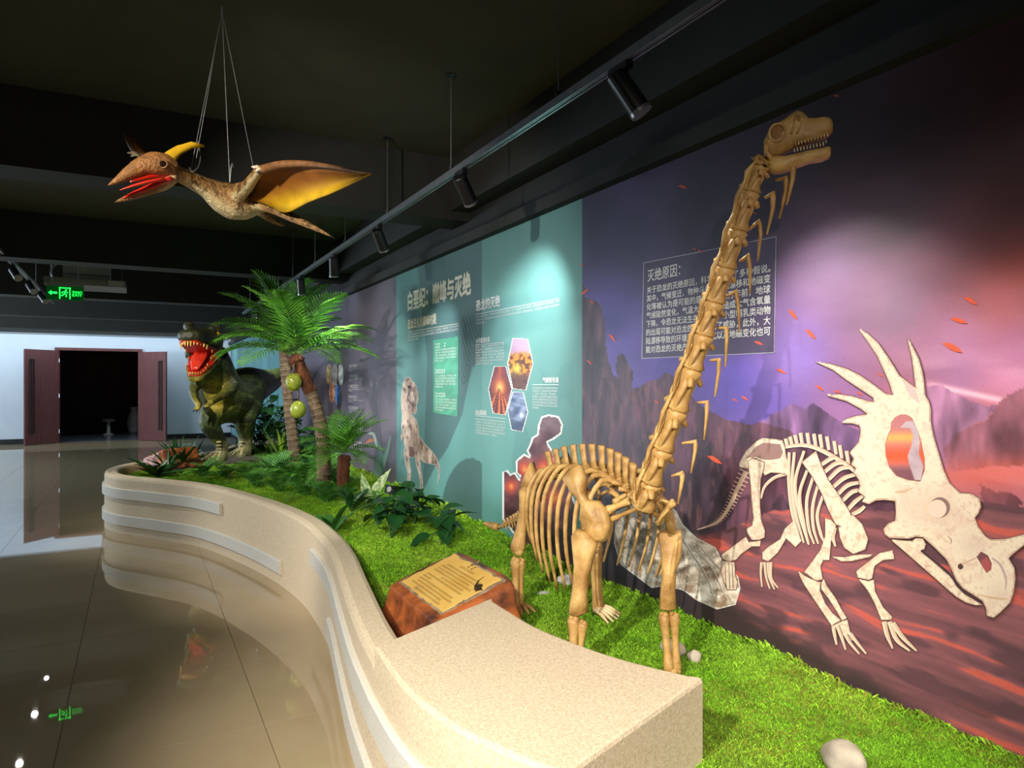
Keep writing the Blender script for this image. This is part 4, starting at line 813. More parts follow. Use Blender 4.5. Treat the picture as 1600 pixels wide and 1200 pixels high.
def gz(x, y): return float(ground(np.array([x]), np.array([y]))[0])

# ---------------------------------------------------------------- information stands
def stand(loc, rot, label, wide=1.0):
    """a stump-like resin lectern: local +x is where its reader looks, the plate slopes down to -x"""
    M = Matrix.Translation(loc) @ Matrix.Rotation(rot, 4, 'Z') @ Matrix.Diagonal((wide, wide, 1, 1)); r = thing('information_stand', loc, label, 'information stand')
    def rr(hx, hy, zf, n=40, cxo=0):
        out = []
        for k in range(n):
            q = 2 * math.pi * k / n; c, s = math.cos(q), math.sin(q); e = .22; x = hx * abs(c) ** e * (1 if c > 0 else -1); y = hy * abs(s) ** e * (1 if s > 0 else -1)
            out.append((x + cxo, y, zf(x)))
        return out
    top = lambda x: .165 + .36 * (x + .17) ; H = []
    for u in (0, .12, .3, .5, .7, .86, .95, 1.0):
        fl = (1 - u) ** 2.2; hx = .172 + .10 * fl; hy = .272 + .07 * fl
        if u == 1: hx -= .012; hy -= .012
        rg = rr(hx, hy, lambda x, u=u, hx=hx: -.04 + u * (.04 + top(x * .165 / hx)))
        H.append([Vector(p) + Vector((1, 1, .6)) * (.016 * (mnoise.noise(Vector((p[0] * 9 + loc[1], p[1] * 9, p[2] * 9))))) * (1 if u < .99 else .3) for p in rg])
    m = MB(); m.loft(H); link('body', m.mesh('body', True), M_stump, r, M)
    sl = math.atan(.36); T = M @ Matrix.Translation((0, 0, top(0) + .001)) @ Matrix.Rotation(-sl, 4, 'Y')
    rnd = random.Random(3); out = []
    for (x0, y0), (x1, y1), k in (((-.145, -.235), (.145, -.235), 10), ((.145, -.235), (.145, .235), 16), ((.145, .235), (-.145, .235), 10), ((-.145, .235), (-.145, -.235), 16)):
        for i in range(k):
            u = i / k; out.append((x0 + (x1 - x0) * u + rnd.uniform(-.006, .006), y0 + (y1 - y0) * u + rnd.uniform(-.006, .006)))
    def slab(pts, z0, z1): m = MB(); m.loft([[(x, y, z0) for x, y in pts], [(x, y, z1) for x, y in pts]]); return m
    link('plate_edge', slab([(x * .95, y * .98) for x, y in out], -.004, .006).mesh('plate_edge'), M_parchedge, r, T)
    pl = link('plate', slab([(x * .88 + rnd.uniform(-.003, .003), y * .93) for x, y in out], .0, .009).mesh('plate'), M_parch, r, T)
    tm = MB(); zt = .0098
    def q(x0, y0, x1, y1): tm.add([(x0, y0, zt), (x1, y0, zt), (x1, y1, zt), (x0, y1, zt)], [(0, 1, 2, 3)])
    def line(x, ya, yb, h):
        y = ya
        while y > yb:
            w = h * rnd.uniform(.6, .85); q(x - h * .5, y, x - h * .34, y - w); q(x + h * .34, y, x + h * .5, y - w); q(x - h * .5, y - w * .35, x + h * .5, y - w * .55); y -= h
    for y in (.03, -.005): line(.112, y, y - .02, .022)
    line(.088, .065, -.06, .010)
    for k, (a, b) in enumerate(((.15, -.16), (.17, -.19), (.17, -.13), (.17, -.18), (.06, -.15), (.17, -.17), (.17, .1), (.17, -.16), (.15, -.19), (.17, -.12), (.10, -.15))): line(.064 - .0175 * k, a, b, .0085)
    link('lettering', tm.mesh('lettering'), M_text, pl, T)
    dn = MB(); sh = [(.045, -.215), (.05, -.19), (.062, -.185), (.066, -.165), (.055, -.15), (.07, -.13), (.11, -.115), (.07, -.122), (.05, -.14), (.038, -.15), (.03, -.17), (.022, -.172), (.028, -.185), (.018, -.195), (.03, -.2)]
    dn.add([(x, y - .012, zt) for x, y in sh], [tuple(range(len(sh)))]); link('drawing', dn.mesh('drawing'), M_text, pl, T)
    for x, y in ((-.12, .225), (-.125, .08), (.135, .02), (-.06, -.228)):
        e = MB(); e.add([(x, y, zt), (x + .03, y + .012, zt), (x + .012, y - .012, zt)], [(0, 1, 2)]); link('tear', e.mesh('tear'), M_parchedge, pl, T)
stand((1.25, 2.91, gz(1.26, 2.9)), 0, 'rust brown resin stand with a sloping parchment text plate beside the pale stone block', 1.15)
stand((.36, 9.35, gz(.36, 9.35) - .02), math.radians(-50), 'rust brown resin stand among grassy plants near the tyrant dinosaur')

# ---------------------------------------------------------------- stones
def stone(loc, r, label, seed, material=M_rock, rough=.12, cat='stone', facets=False, group=None):
    rnd = random.Random(seed); bm = bmesh.new(); bmesh.ops.create_icosphere(bm, subdivisions=2 if facets else 3, radius=1)
    for v in bm.verts:
        k = mnoise.noise(v.co * (2.2 if facets else 1.2) + Vector((seed * 3.1, 0, 0))); v.co *= 1 + (k * (.45 if facets else .22)); v.co.x *= r[0]; v.co.y *= r[1]; v.co.z *= r[2]
    me = bpy.data.meshes.new('stone'); bm.to_mesh(me); bm.free()
    if not facets: me.polygons.foreach_set('use_smooth', [True] * len(me.polygons))
    o = link('stone', me, material); o.location = loc; o.rotation_euler = (0, 0, rnd.uniform(0, 6)); tag(o, label, cat, group); return o
p = onz(1320, 1182, .41); stone((p.x, p.y, gz(p.x, p.y) + .035), (.070, .058, .050), 'smooth round grey boulder alone on the moss beneath the printed horned skeleton', 4)
p = onz(1085, 1022, .40); stone((p.x, p.y, gz(p.x, p.y) + .015), (.030, .026, .028), 'small pale pebble at the foot of the skeleton, the smaller of two', 9)
p = onz(1052, 1010, .40); stone((p.x, p.y, gz(p.x, p.y) + .015), (.066, .036, .03), 'oval beige pebble behind the foot of the skeleton, the larger of two', 6)
p = onz(885, 905, .40); stone((p.x, p.y, gz(p.x, p.y) + .02), (.055, .04, .036), 'jagged white crystal rock on the moss below the volcano picture', 12, M_cryst, facets=True, cat='crystal rock')
p = onz(850, 927, .38); stone((p.x, p.y, gz(p.x, p.y) + .002), (.036, .022, .012), 'flat grey white stone chip on the moss behind the parchment stand', 15, M_cryst, facets=True)

# ---------------------------------------------------------------- long-necked skeleton
BR = thing('sauropod_skeleton', (1.72, 2.5, .38), 'golden tan cast skeleton of a long-necked dinosaur standing on the moss', 'dinosaur skeleton')
def bone_mb(a, b, r, r0, r1, n=10, flat=1.0, up=None, bend=0):
    a, b = Vector(a), Vector(b); m = MB(); fr = [0, .025, .09, .2, .38, .6, .78, .9, .97, 1]; rr = [r0 * .55, r0 * .95, r0, (r0 + r) * .5, r, r, (r + r1) * .5, r1, r1 * .95, r1 * .5]
    d = b - a; side = d.cross(Vector(up) if up is not None else Vector((1, 0, 0))).normalized()
    m.tube([a + d * f + side * (bend * math.sin(math.pi * f)) for f in fr], rr, n, True, flat, up); lat = d.normalized().cross(side)
    for p, q in ((a, r0), (b, r1)):
        for s in (-1, 1): m.ball(p + side * (s * q * .45) + (d.normalized() * (q * .15 if p == a else -q * .15)), q * .62, 8, 6)
    return m
def bone(name, a, b, r, r0, r1, parent=BR, material=M_bone, **k): return bone_mb(a, b, r, r0, r1, **k).build(name, material, parent, True)
def onplane(px, py, p0, n):
    d = P(px, py, 1) - Vector((0, 0, EYE)); o = Vector((0, 0, EYE)); t = (Vector(p0) - o).dot(n) / d.dot(n); return o + d * t
def plate(name, pts, p0, n, th, parent=BR, material=M_bone, inset=3.0):
    n = Vector(n).normalized(); a = [onplane(x, y, p0, n) for x, y in pts]; b = [onplane(x, y, p0, n) for x, y in outset(pts, -inset)]
    m = MB(); m.loft([[q - n * th * .5 for q in b], [q - n * th * .2 for q in a], [q + n * th * .2 for q in a], [q + n * th * .5 for q in b]]); return m.build(name, material, parent, True)
def vert_mesh(name, spine, wing, r=.42, lean=-.25, chev=0):
    m = MB(); m.tube([(x, 0, 0) for x in (-.5, -.46, -.25, .25, .46, .5)], [r * .7, r, r * .74, r * .74, r, r * .7], 10)
    if spine:
        m.loft([[(x * w + lean * h, y * t, z) for x, y in ((-.5, 0), (-.3, .5), (.3, .5), (.5, 0), (.3, -.5), (-.3, -.5))] for z, w, t, h in ((r * .5, .95, .30, 0), (spine * .5, .74, .26, .4), (spine * .86, .84, .32, .9), (spine, .92, .42, 1.0), (spine * 1.03, .7, .3, 1.0))])
    if wing:
        for s in (-1, 1): m.tube([(0, s * r * .5, r * .3), (-.05, s * wing * .6, r * .6), (-.1, s * wing, r * .75)], [.2, .14, .17], 6)
    if chev: m.tube([(0, 0, -r * .6), (-.15, 0, -r - chev * .5), (-.3, 0, -r - chev)], [.12, .09, .05], 6)
    return m.mesh(name, True)
def place(me, name, c, d, up, s, sx=None, parent=BR, material=M_bone):
    M = frame(c, d, up) @ Matrix.Diagonal((sx or s, s, s, 1)); o = link(name, me, material, parent, M); return o
SP = bez([P(858, 744, 3.42), P(895, 736, 3.22), P(935, 738, 3.02), P(970, 756, 2.84), P(1000, 784, 2.66), P(1012, 794, 2.58)], 44)
v_d = vert_mesh('dorsal_vertebra', 1.9, .9); v_l = vert_mesh('lumbar_vertebra', 1.3, .7)
for k in range(14):
    i = int(1 + k * 3); c = SP[i]; d = (SP[min(i + 1, 44)] - SP[max(i - 1, 0)]); place(v_d if k < 11 else v_l, 'vertebra', c, d, (0, 0, 1), .062, .055, material=M_bonen)
HEAD = Vector((.05, -1, 0)).normalized(); LAT = Vector((-1, -.05, 0)).normalized()              # body heads towards -Y; LAT points to the aisle side
def rib(i, s, ln, wd, sweep=.0, r=.010):
    c = SP[i] + Vector((0, 0, .005)); L = LAT * s
    pts = [c + L * (.02), c + L * (wd * .55) + UP * .02, c + L * (wd * .92) - UP * (ln * .16), c + L * wd - UP * (ln * .42), c + L * (wd * .93) - UP * (ln * .7), c + L * (wd * .72) - UP * ln]
    pts = [p - HEAD * (sweep * k / 5) for k, p in enumerate(pts)]
    MB().tube(bez(pts, 14), [r * 1.1, r * 1.2, r * 1.15, r, r * .9, r * .6], 7, True, .6, HEAD).build('rib', M_bone, BR, True)
for k, (i, ln) in enumerate(((3, .34), (6, .42), (9, .47), (12, .50), (15, .52), (18, .50), (21, .47), (24, .44), (27, .42))): rib(i, 1, ln, .155 + .05 * math.sin(math.pi * k / 9), .05)
for k, (i, ln) in enumerate(((5, .36), (9, .42), (13, .44), (17, .44), (21, .42), (25, .40), (29, .37), (33, .34), (37, .30))): rib(i, -1, ln, .15 + .05 * math.sin(math.pi * k / 9), .03)
# tail
TL = bez([P(852, 752, 3.46), P(834, 782, 3.62), P(816, 806, 3.78), P(800, 815, 3.92), P(780, 823, 4.05), P(762, 819, 4.15)], 40); v_t = vert_mesh('tail_vertebra', .9, .6, .42, -.3, .75); v_e = vert_mesh('tail_tip_vertebra', 0, 0, .4)
for k in range(20):
    i = int(k * 2); c = TL[i]; u = k / 19; d = TL[max(i - 1, 0)] - TL[min(i + 1, 40)]; sz = .056 * (1 - .55 * u); place(v_t if k < 15 else v_e, 'tail_vertebra', c, d, (0, 0, 1), sz, max(.03, sz * .75), material=M_bonen)
MB().tube([TL[33], TL[36], TL[40], TL[40] + LAT * .03 + UP * .012], [.022, .022, .016, .004], 8).build('tail_tip', M_bone, BR, True)
s5b = Z3(740, 660, 2.857); NRM = Vector((-.86, -.5, .1))
# shoulder and limbs
plate('scapula', s5b([(398, 252), (440, 205), (482, 190), (502, 250), (492, 310), (512, 345), (562, 350), (598, 395), (612, 465), (592, 520), (552, 532), (505, 492), (476, 430), (482, 370), (445, 315)]), P(920, 800, 2.72), NRM, .05)
MB().ball(P(937, 828, 2.70), (.045, .045, .05), 12, 9).build('shoulder_joint', M_bone, BR, True)
hu = plate('humerus', s5b([(440, 505), (470, 475), (505, 490), (550, 540), (535, 600), (515, 680), (505, 760), (508, 850), (470, 868), (430, 855), (432, 820), (445, 740), (452, 640), (444, 560)]), P(906, 890, 2.68), NRM, .055, inset=4)
MB().tube(bez([P(920, 838, 2.66), P(912, 880, 2.655), P(906, 925, 2.65)], 8), [.006, .012, .006], 6).build('ridge', M_bone, hu, True)
f1 = P(899, 1046, 2.64); f1.z = gz(f1.x, f1.y) + .02
bone('ulna', P(897, 966, 2.67), f1 + LAT * .016, .017, .026, .022); bone('radius', P(911, 972, 2.66), f1 - LAT * .016, .012, .02, .017)
def foot(c, d, n=5, r=.012, ln=.085, mat_=M_bone):
    g = empty('foot', c, BR); d = Vector(d).normalized(); s = d.cross(UP)
    for k in range(n):
        q = (k - (n - 1) / 2) / (n - 1); a = c + s * (q * .07) + UP * .018; b = c + d * (ln * (1 - .5 * q * q)) + s * (q * .14); b.z = gz(b.x, b.y) + .012
        MB().tube([a, a * .5 + b * .5 + UP * .008, b], [r, r * .8, r * .85, r * .4], 6).build('toe', mat_, g, True)
foot(f1, HEAD)
p0 = P(1048, 838, 2.76); kn = P(1043, 952, 2.70); f2 = P(1050, 1046, 2.67); f2.z = gz(f2.x, f2.y) + .015
hr = plate('humerus', s5b([(828, 500), (850, 478), (890, 485), (925, 478), (932, 530), (928, 600), (905, 660), (900, 740), (906, 830), (870, 842), (828, 830), (832, 760), (842, 680), (836, 600)]), P(1046, 900, 2.72), NRM + Vector((.3, -.2, 0)), .06, inset=4)
MB().tube(bez([P(1058, 845, 2.70), P(1052, 880, 2.70), P(1047, 920, 2.69)], 8), [.006, .014, .006], 6).build('ridge', M_bone, hr, True)
bone('ulna', P(1037, 960, 2.69), f2 + Vector((-.014, 0, 0)), .015, .022, .022); bone('radius', P(1053, 960, 2.69), f2 + Vector((.016, -.008, 0)), .014, .022, .02)
MB().ball(f2 + UP * .005, (.032, .03, .02), 10, 6).build('foot', M_bone, BR, True)
plate('scapula', s5b([(835, 350), (880, 372), (900, 430), (905, 500), (870, 505), (850, 440)]), P(1046, 810, 2.78), NRM + Vector((.3, -.2, 0)), .03)
# hips and hind limbs
plate('ilium', s5b([(262, 175), (284, 240), (282, 300), (250, 290), (214, 288), (230, 240)]), P(828, 750, 3.40), NRM, .05, inset=2)
plate('ilium', s5b([(330, 205), (420, 130), (450, 190), (420, 230), (350, 240), (330, 260)]), P(872, 738, 3.42), Vector((-.5, -.85, .1)), .10, inset=3)
fl_ = P(809, 944, 3.42); fl_.z = gz(fl_.x, fl_.y) + .02; kl = P(808, 862, 3.41)
bone('femur', P(825, 764, 3.40), kl, .026, .044, .038); bone('tibia', P(806, 874, 3.41), fl_ + LAT * .014, .018, .028, .026); bone('fibula', P(815, 874, 3.41), fl_ - LAT * .018, .011, .02, .018); foot(fl_, HEAD + LAT * .3)
fr_ = P(934, 945, 3.32); fr_.z = gz(fr_.x, fr_.y) + .03; kr = P(933, 862, 3.34)
bone('femur', P(912, 770, 3.46), kr, .026, .04, .034); bone('tibia', kr, fr_ - LAT * .012, .018, .026, .022); bone('fibula', kr + LAT * .03, fr_ + LAT * .016, .011, .018, .015); foot(fr_, HEAD - LAT * .5, 5, .012, .10, M_bonew)
for a, b, r in (((950, 797, 2.70), (982, 783, 2.66), .012), ((955, 812, 2.70), (1006, 790, 2.60), .008), ((960, 785, 2.78), (990, 764, 2.74), .010), ((1008, 790, 2.6), (1034, 812, 2.66), .010), ((1052, 785, 2.5), (1027, 816, 2.6), .010), ((1030, 780, 2.62), (1050, 830, 2.72), .014)):
    bone('collar_bone', P(*a), P(*b), r, r * 1.5, r * 1.3)
for a, b, c in (((920, 766, 2.95), (950, 756, 2.9), (960, 775, 2.86)), ((930, 776, 2.95), (955, 768, 2.88), (975, 785, 2.8)), ((990, 745, 2.72), (1000, 770, 2.66), (1012, 792, 2.6)), ((1000, 760, 2.7), (1010, 780, 2.62), (1020, 800, 2.56))):
    MB().tube(bez([P(*a), P(*b), P(*c)], 6), [.006, .022, .008], 6, True, .5).build('transverse_process', M_bone, BR, True)
# neck
NK = bez([P(1006, 792, 2.56), P(1022, 735, 2.50), P(1052, 655, 2.44), P(1084, 568, 2.38), P(1108, 498, 2.34), P(1132, 425, 2.30), P(1158, 345, 2.26), P(1184, 268, 2.22), P(1196, 248, 2.20)], 110)
def neck_vertebra():
    m = MB(); m.tube([(x, 0, 0) for x in (-.52, -.47, -.3, 0, .3, .45, .52)], [.22, .30, .22, .18, .22, .28, .2], 10, True, 1.15)
    m.tube([(-.52, .10, .18), (-.1, .13, .22), (.42, .10, .20)], [.05, .10, .06], 6); m.tube([(-.52, -.10, .18), (-.1, -.13, .22), (.42, -.10, .20)], [.05, .10, .06], 6)
    m.tube([(-.30, 0, .15), (-.36, 0, .30), (-.42, 0, .42)], [.16, .10, .07], 6)
    for s in (-1, 1):
        m.tube([(.34, s * .12, -.02), (.12, s * .24, -.06), (-.25, s * .27, -.04), (-.72, s * .20, .02)], [.07, .11, .08, .03], 7, True, .6, (0, s, 0))
        m.tube([(.30, s * .10, -.10), (.26, s * .24, -.20), (.16, s * .30, -.26)], [.10, .08, .07], 7)
        m.tube([(-.42, s * .12, .10), (-.30, s * .22, .16), (-.05, s * .20, .24)], [.08, .07, .04], 6)
    return m.mesh('neck_vertebra', True)
nv = neck_vertebra()
NDIR = Vector((.35, -.94, 0))
for k in range(11):
    i0 = k * 10; i1 = min(i0 + 10, 110); a, b = NK[i0], NK[i1]; d = b - a; u = k / 10; place(nv, 'neck_vertebra', (a + b) / 2, d, -NDIR, .150 - .055 * u, d.length * .97, material=M_bonen)
for s, w in ((1, .0), (-1, 0)):
    for k in range(10):                                            # long slender tendon-like ribs lying along the neck
        i0 = k * 10 + 2; a, b = NK[i0], NK[min(i0 + 15, 110)]; off = LAT * (s * .036 * (1 - k * .03)) + NDIR * -.01
        MB().tube([a + off, (a + b) / 2 + off * 1.35, b + off * .9], [.004, .010, .009, .004], 6, True, .7).build('neck_rib', M_bone, BR, True)
sA = Z3(900, 540, 3.75); sB = Z3(900, 300, 4.285); sC = Z3(980, 150, 2.667)
HOOKS = [(sA, [(505, 905), (560, 925), (545, 955), (480, 1032)], 2.54), (sA, [(560, 765), (625, 745), (622, 790), (598, 928)], 2.5), (sA, [(620, 572), (702, 562), (698, 620), (674, 748)], 2.46), (sA, [(712, 335), (768, 330), (766, 400), (750, 554)], 2.42), (sA, [(788, 88), (838, 82), (836, 150), (814, 300)], 2.39),
         (sB, [(945, 912), (1008, 908), (1010, 980), (1000, 1170)], 2.36), (sB, [(1008, 702), (1072, 662), (1086, 760), (1095, 938)], 2.34), (sB, [(1096, 468), (1152, 424), (1166, 520), (1165, 680)], 2.31), (sB, [(1160, 250), (1226, 194), (1236, 280), (1216, 464)], 2.28), (sB, [(1266, 40), (1322, 4), (1318, 110), (1278, 282)], 2.25), (sC, [(618, 352), (662, 340), (660, 400), (634, 510)], 2.22), (sC, [(676, 290), (692, 288), (688, 350), (664, 454)], 2.2)]
for f, pts, t in HOOKS:
    q = f(pts); path = [P(x, y, t - .02 * (i > 0)) for i, (x, y) in enumerate(q)]
    MB().tube([path[0], path[0] * .45 + path[1] * .55, path[1], path[1] * .7 + path[2] * .3, path[2], path[3]], [.006, .007, .010, .010, .008, .004], 7, True, .8).build('neck_spur', M_bone, BR, True)
# skull: local x runs to the snout, z up
HM = frame(P(1209, 238, 2.21), Vector((.66, -.75, .06)), (0, 0, 1)) @ Matrix.Diagonal((.74, .80, .70, 1))
def sect(x, z0, z1, w, n=14, sq=.75):
    out = []
    for k in range(n):
        q = 2 * math.pi * k / n; c, s = math.cos(q), math.sin(q); out.append(Vector((x, w * abs(c) ** sq * (1 if c > 0 else -1), (z0 + z1) / 2 + (z1 - z0) / 2 * abs(s) ** sq * (1 if s > 0 else -1))))
    return out
def hl(m, name, material=M_bone, parent=BR, smooth=True): return link(name, m.mesh(name, smooth), material, parent, HM)
m = MB(); m.loft([sect(*q) for q in ((-.035, -.03, .06, .032), (-.015, -.03, .10, .05), (.02, -.025, .125, .056), (.055, -.01, .14, .054), (.085, 0, .16, .046), (.105, .004, .168, .042), (.125, .006, .155, .04), (.145, .01, .125, .04), (.175, .016, .118, .042), (.205, .024, .118, .042), (.228, .036, .108, .034), (.236, .05, .09, .02))])
sk = hl(m, 'skull')
jw = MB(); jw.loft([sect(*q) for q in ((-.03, -.085, .0, .036), (.0, -.10, -.02, .044), (.04, -.10, -.03, .046), (.09, -.085, -.026, .042), (.14, -.075, -.022, .04), (.185, -.075, -.020, .04), (.215, -.068, -.016, .032), (.222, -.052, -.022, .02))]); jo = hl(jw, 'lower_jaw')
for s in (-1, 1):
    e = MB(); e.tube([(.018 + .032 * math.cos(a), s * .055, .066 + .040 * math.sin(a)) for a in np.linspace(0, 6.283, 19)], .0055, 6, False); hl(e, 'eye_rim', M_bone, sk)
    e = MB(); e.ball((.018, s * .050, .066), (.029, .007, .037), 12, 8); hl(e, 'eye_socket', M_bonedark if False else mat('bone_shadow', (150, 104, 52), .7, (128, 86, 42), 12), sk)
    e = MB(); e.tube([(.072, s * .05, .05), (.086, s * .047, .09), (.096, s * .040, .135), (.116, s * .036, .13), (.112, s * .041, .09), (.095, s * .045, .05)], .005, 6); hl(e, 'nostril_bar', M_bone, sk)
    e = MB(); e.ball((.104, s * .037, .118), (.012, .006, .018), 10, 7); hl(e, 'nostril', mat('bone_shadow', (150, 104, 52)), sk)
    e = MB(); e.tube([(-.03, s * .034, .05), (-.03, s * .042, -.01), (-.012, s * .044, -.045)], [.008, .012, .009], 6); hl(e, 'cheek_bar', M_bone, sk)
    e = MB()
    for k in range(11):
        x = .085 + k * .0125; e.tube([(x, s * .038, .014 + k * .0018), (x + .001, s * .0375, .0 + k * .0016)], [.0042, .002], 5)
        if k < 10: e.tube([(x - .005, s * .037, -.026 + k * .0008), (x - .005, s * .0365, -.010 + k * .0008)], [.004, .002], 5)
    hl(e, 'teeth', M_bonew, sk)['kind'] = 'stuff'

# ---------------------------------------------------------------- tyrant dinosaur
TX = thing('tyrannosaur', (1.15, 9.7, .45), 'green and yellow roaring tyrannosaur model with open red mouth beside the palms', 'dinosaur model')
def px_r(p, t): return p * t / FPX
def limb(m, pts, n=12): m.tube(bez([P(*q[:3]) for q in pts], 4 * (len(pts) - 1)), [px_r(q[3], q[2]) for q in pts], n)
def trex():
    m = MB()
    limb(m, [(330, 552, 8.85, 24), (333, 572, 8.98, 29), (338, 598, 9.12, 35), (346, 620, 9.3, 39), (364, 622, 9.6, 38), (385, 606, 9.95, 33), (405, 600, 10.4, 24), (424, 594, 10.75, 17), (436, 586, 10.95, 12), (448, 578, 11.05, 7), (458, 572, 11.1, 2)], 16)
    limb(m, [(352, 632, 9.25, 27), (336, 645, 9.1, 23), (327, 660, 9.0, 16), (338, 681, 9.08, 12), (347, 697, 9.15, 9.5), (346, 716, 9.10, 9.5)])
    limb(m, [(384, 612, 9.75, 27), (384, 637, 9.65, 24), (382, 655, 9.55, 18), (384, 676, 9.62, 13), (383, 694, 9.62, 10.5), (381, 716, 9.55, 10)])
    for px, t in ((346, 9.1), (381, 9.55)):                        # feet with three spread toes
        c = P(px, 718, t); c.z = gz(c.x, c.y) + .10
        for a in (-.55, 0, .55):
            d = (-FW * math.cos(a) - RT * (.35 - math.sin(a))).normalized(); q = c + d * .17; q.z -= .07; e = c + d * .28; e.z -= .085; m.tube([c, q, e], [.075, .055, .03], 10)
    limb(m, [(316, 590, 8.85, 13), (303, 606, 8.75, 8), (304, 622, 8.65, 6), (312, 634, 8.55, 5)], 10)
    limb(m, [(362, 600, 9.05, 13), (354, 613, 8.9, 8), (340, 622, 8.75, 6), (328, 630, 8.6, 5)], 10)
    for px, py, t in ((312, 634, 8.55), (328, 630, 8.6)):
        c = P(px, py, t)
        for k in (-1, 1): m.tube([c, c - FW * .05 + RT * (.02 * k - .03) - UP * .05], [.03, .016], 8)
    # head: upper jaw and lower jaw about the jaw joint
    J = P(320, 549, 8.76); h = (-FW * .985 + RT * .06).normalized(); U_ = (h + UP * .10).normalized(); UM = frame(J, U_, UP); LM = frame(J - UP * .03, (h * .74 - UP * .67), UP)
    up = [(-.10, -.04, .22, .19), (.02, -.01, .27, .235), (.12, 0, .29, .235), (.22, .01, .26, .195), (.34, .02, .225, .17), (.46, .03, .20, .155), (.54, .05, .18, .125), (.58, .07, .15, .07)]
    m.loft([[UM @ v for v in sect(*q, 16)] for q in up])
    lo = [(-.10, -.10, .05, .17), (.05, -.12, .0, .21), (.18, -.10, .0, .175), (.32, -.09, .01, .145), (.44, -.07, .02, .105), (.49, -.04, .02, .06)]
    m.loft([[LM @ v for v in sect(*q, 16)] for q in lo])
    for s in (-1, 1):
        m.ball(UM @ Vector((.10, s * .17, .30)), .07); m.ball(UM @ Vector((.04, s * .16, .29)), .05); m.ball(UM @ Vector((.17, s * .14, .26)), .045)
        m.tube([UM @ Vector((.0, s * .19, .02)), LM @ Vector((.06, s * .18, -.01))], [.05, .05], 8)
    for k in range(5): m.ball(UM @ Vector((.26 + .06 * k, 0, .235 - .012 * k)), .035 - .003 * k)
    me = remesh(m, 'skin', .014, 2)
    def col(p, n):
        f = p @ np.array(FW); r = p @ np.array(RT); z = p[:, 2]; nn = fbm(p[:, 0] * 6 + p[:, 2] * 3, p[:, 1] * 6 + p[:, 2] * 5, 4)[:, None]
        c = np.array((58, 74, 28), float) * (1 - nn) + np.array((100, 118, 46), float) * nn
        c = np.where(sstep(.45, .6, fbm(p[:, 0] * 3 + 9, p[:, 2] * 9 + p[:, 1] * 2, 3))[:, None] > .8, c * .62, c)
        front = -(n @ np.array(FW)); dn = -n[:, 2]; pr = P(345, 612, 9.0); dx = (p - np.array(pr)); lat = dx @ np.array(RT)
        b = np.exp(-((lat + .03) / .17) ** 2) * sstep(.1, .6, front + .6 * np.maximum(dn, 0)) * sstep(1.05, 1.2, z) * sstep(1.72, 1.5, z) * sstep(9.75, 9.4, f)
        c = c * (1 - b[:, None]) + np.array((206, 184, 62), float) * b[:, None]
        ft = sstep(.82, .66, z)[:, None] * sstep(9.9, 9.6, f)[:, None]; c = c * (1 - ft) + (np.array((152, 148, 92), float) * (.7 + .5 * nn)) * ft
        hd = sstep(1.80, 1.92, z)[:, None] * sstep(9.2, 9.0, f)[:, None]; c = c * (1 - hd) + np.array((62, 66, 36), float) * hd
        return c
    paint(me, col); link('skin', me, M_skin, TX)
    # mouth
    mo = MB(); mo.loft([[UM @ v for v in sect(x, z0, z1, w, 14)] for x, z0, z1, w in ((-.02, -.06, .06, .18), (.10, -.035, .03, .205), (.30, -.01, .05, .155), (.46, .01, .06, .13), (.53, .04, .07, .09))])
    mo.loft([[LM @ v for v in sect(x, z0, z1, w, 14)] for x, z0, z1, w in ((-.02, -.02, .06, .165), (.10, -.05, .018, .185), (.30, -.04, .024, .13), (.41, -.02, .034, .09), (.45, 0, .036, .05))])
    mo.build('mouth_lining', M_mouth, TX, True)
    tg = MB(); tg.tube(bez([LM @ Vector(v) for v in ((.0, 0, .06), (.12, 0, .075), (.26, 0, .085), (.38, 0, .06))], 10), [.08, .095, .085, .04], 12, True, .38, LM.to_3x3() @ Vector((0, 0, 1))); to = tg.build('tongue', M_tongue, TX, True)
    th = MB()
    for k in range(15):
        a = -1.25 + 2.5 * k / 14
        for MM, zz, d, e, w in ((UM, .012, -1, .53, .165), (LM, .012, 1, .44, .14)):
            x = e * (math.cos(a * .9)) ** .8 if abs(a) < 1.2 else e * .35; y = w * math.sin(a * 1.1); x = min(x, e); q = Vector((x, y, zz + (.03 * x / e if d < 0 else .012))); th.tube([MM @ q, MM @ (q + Vector((.01, 0, d * (.048 + .018 * math.cos(a * 5)))))], [.014, .003], 6)
    o = th.build('teeth', M_tooth, TX, True); o['kind'] = 'stuff'
    for s in (-1, 1):
        MB().ball(UM @ Vector((.14, s * .205, .20)), .028, 10, 8).build('eye', mat('amber_eye', (196, 140, 30), .15, (120, 70, 14), 30), TX, True)
    for px, t in ((346, 9.1), (381, 9.55)):
        c = P(px, 718, t); c.z = gz(c.x, c.y) + .10
        for a in (-.55, 0, .55):
            d = (-FW * math.cos(a) - RT * (.35 - math.sin(a))).normalized(); b = c + d * .27; b.z -= .085; MB().tube([b, b + d * .05 + UP * .008, b + d * .09 - UP * .012], [.024, .018, .004], 8).build('claw', M_claw, TX, True)
            sc = MB()
            for k in range(7):
                q = c + d * (.02 + .032 * k) + UP * (.075 - .017 * k); sc.ball(q, (.022, .022, .013), 8, 5)
            sc.build('toe_scute', M_scute, TX, True)
        for k in range(6):
            q = P(px, 716 - 5.2 * k, t) - FW * px_r(9.6, t); MB().ball(q, (.035, .02, .014), 8, 5).build('shin_scute', M_scute, TX, True)
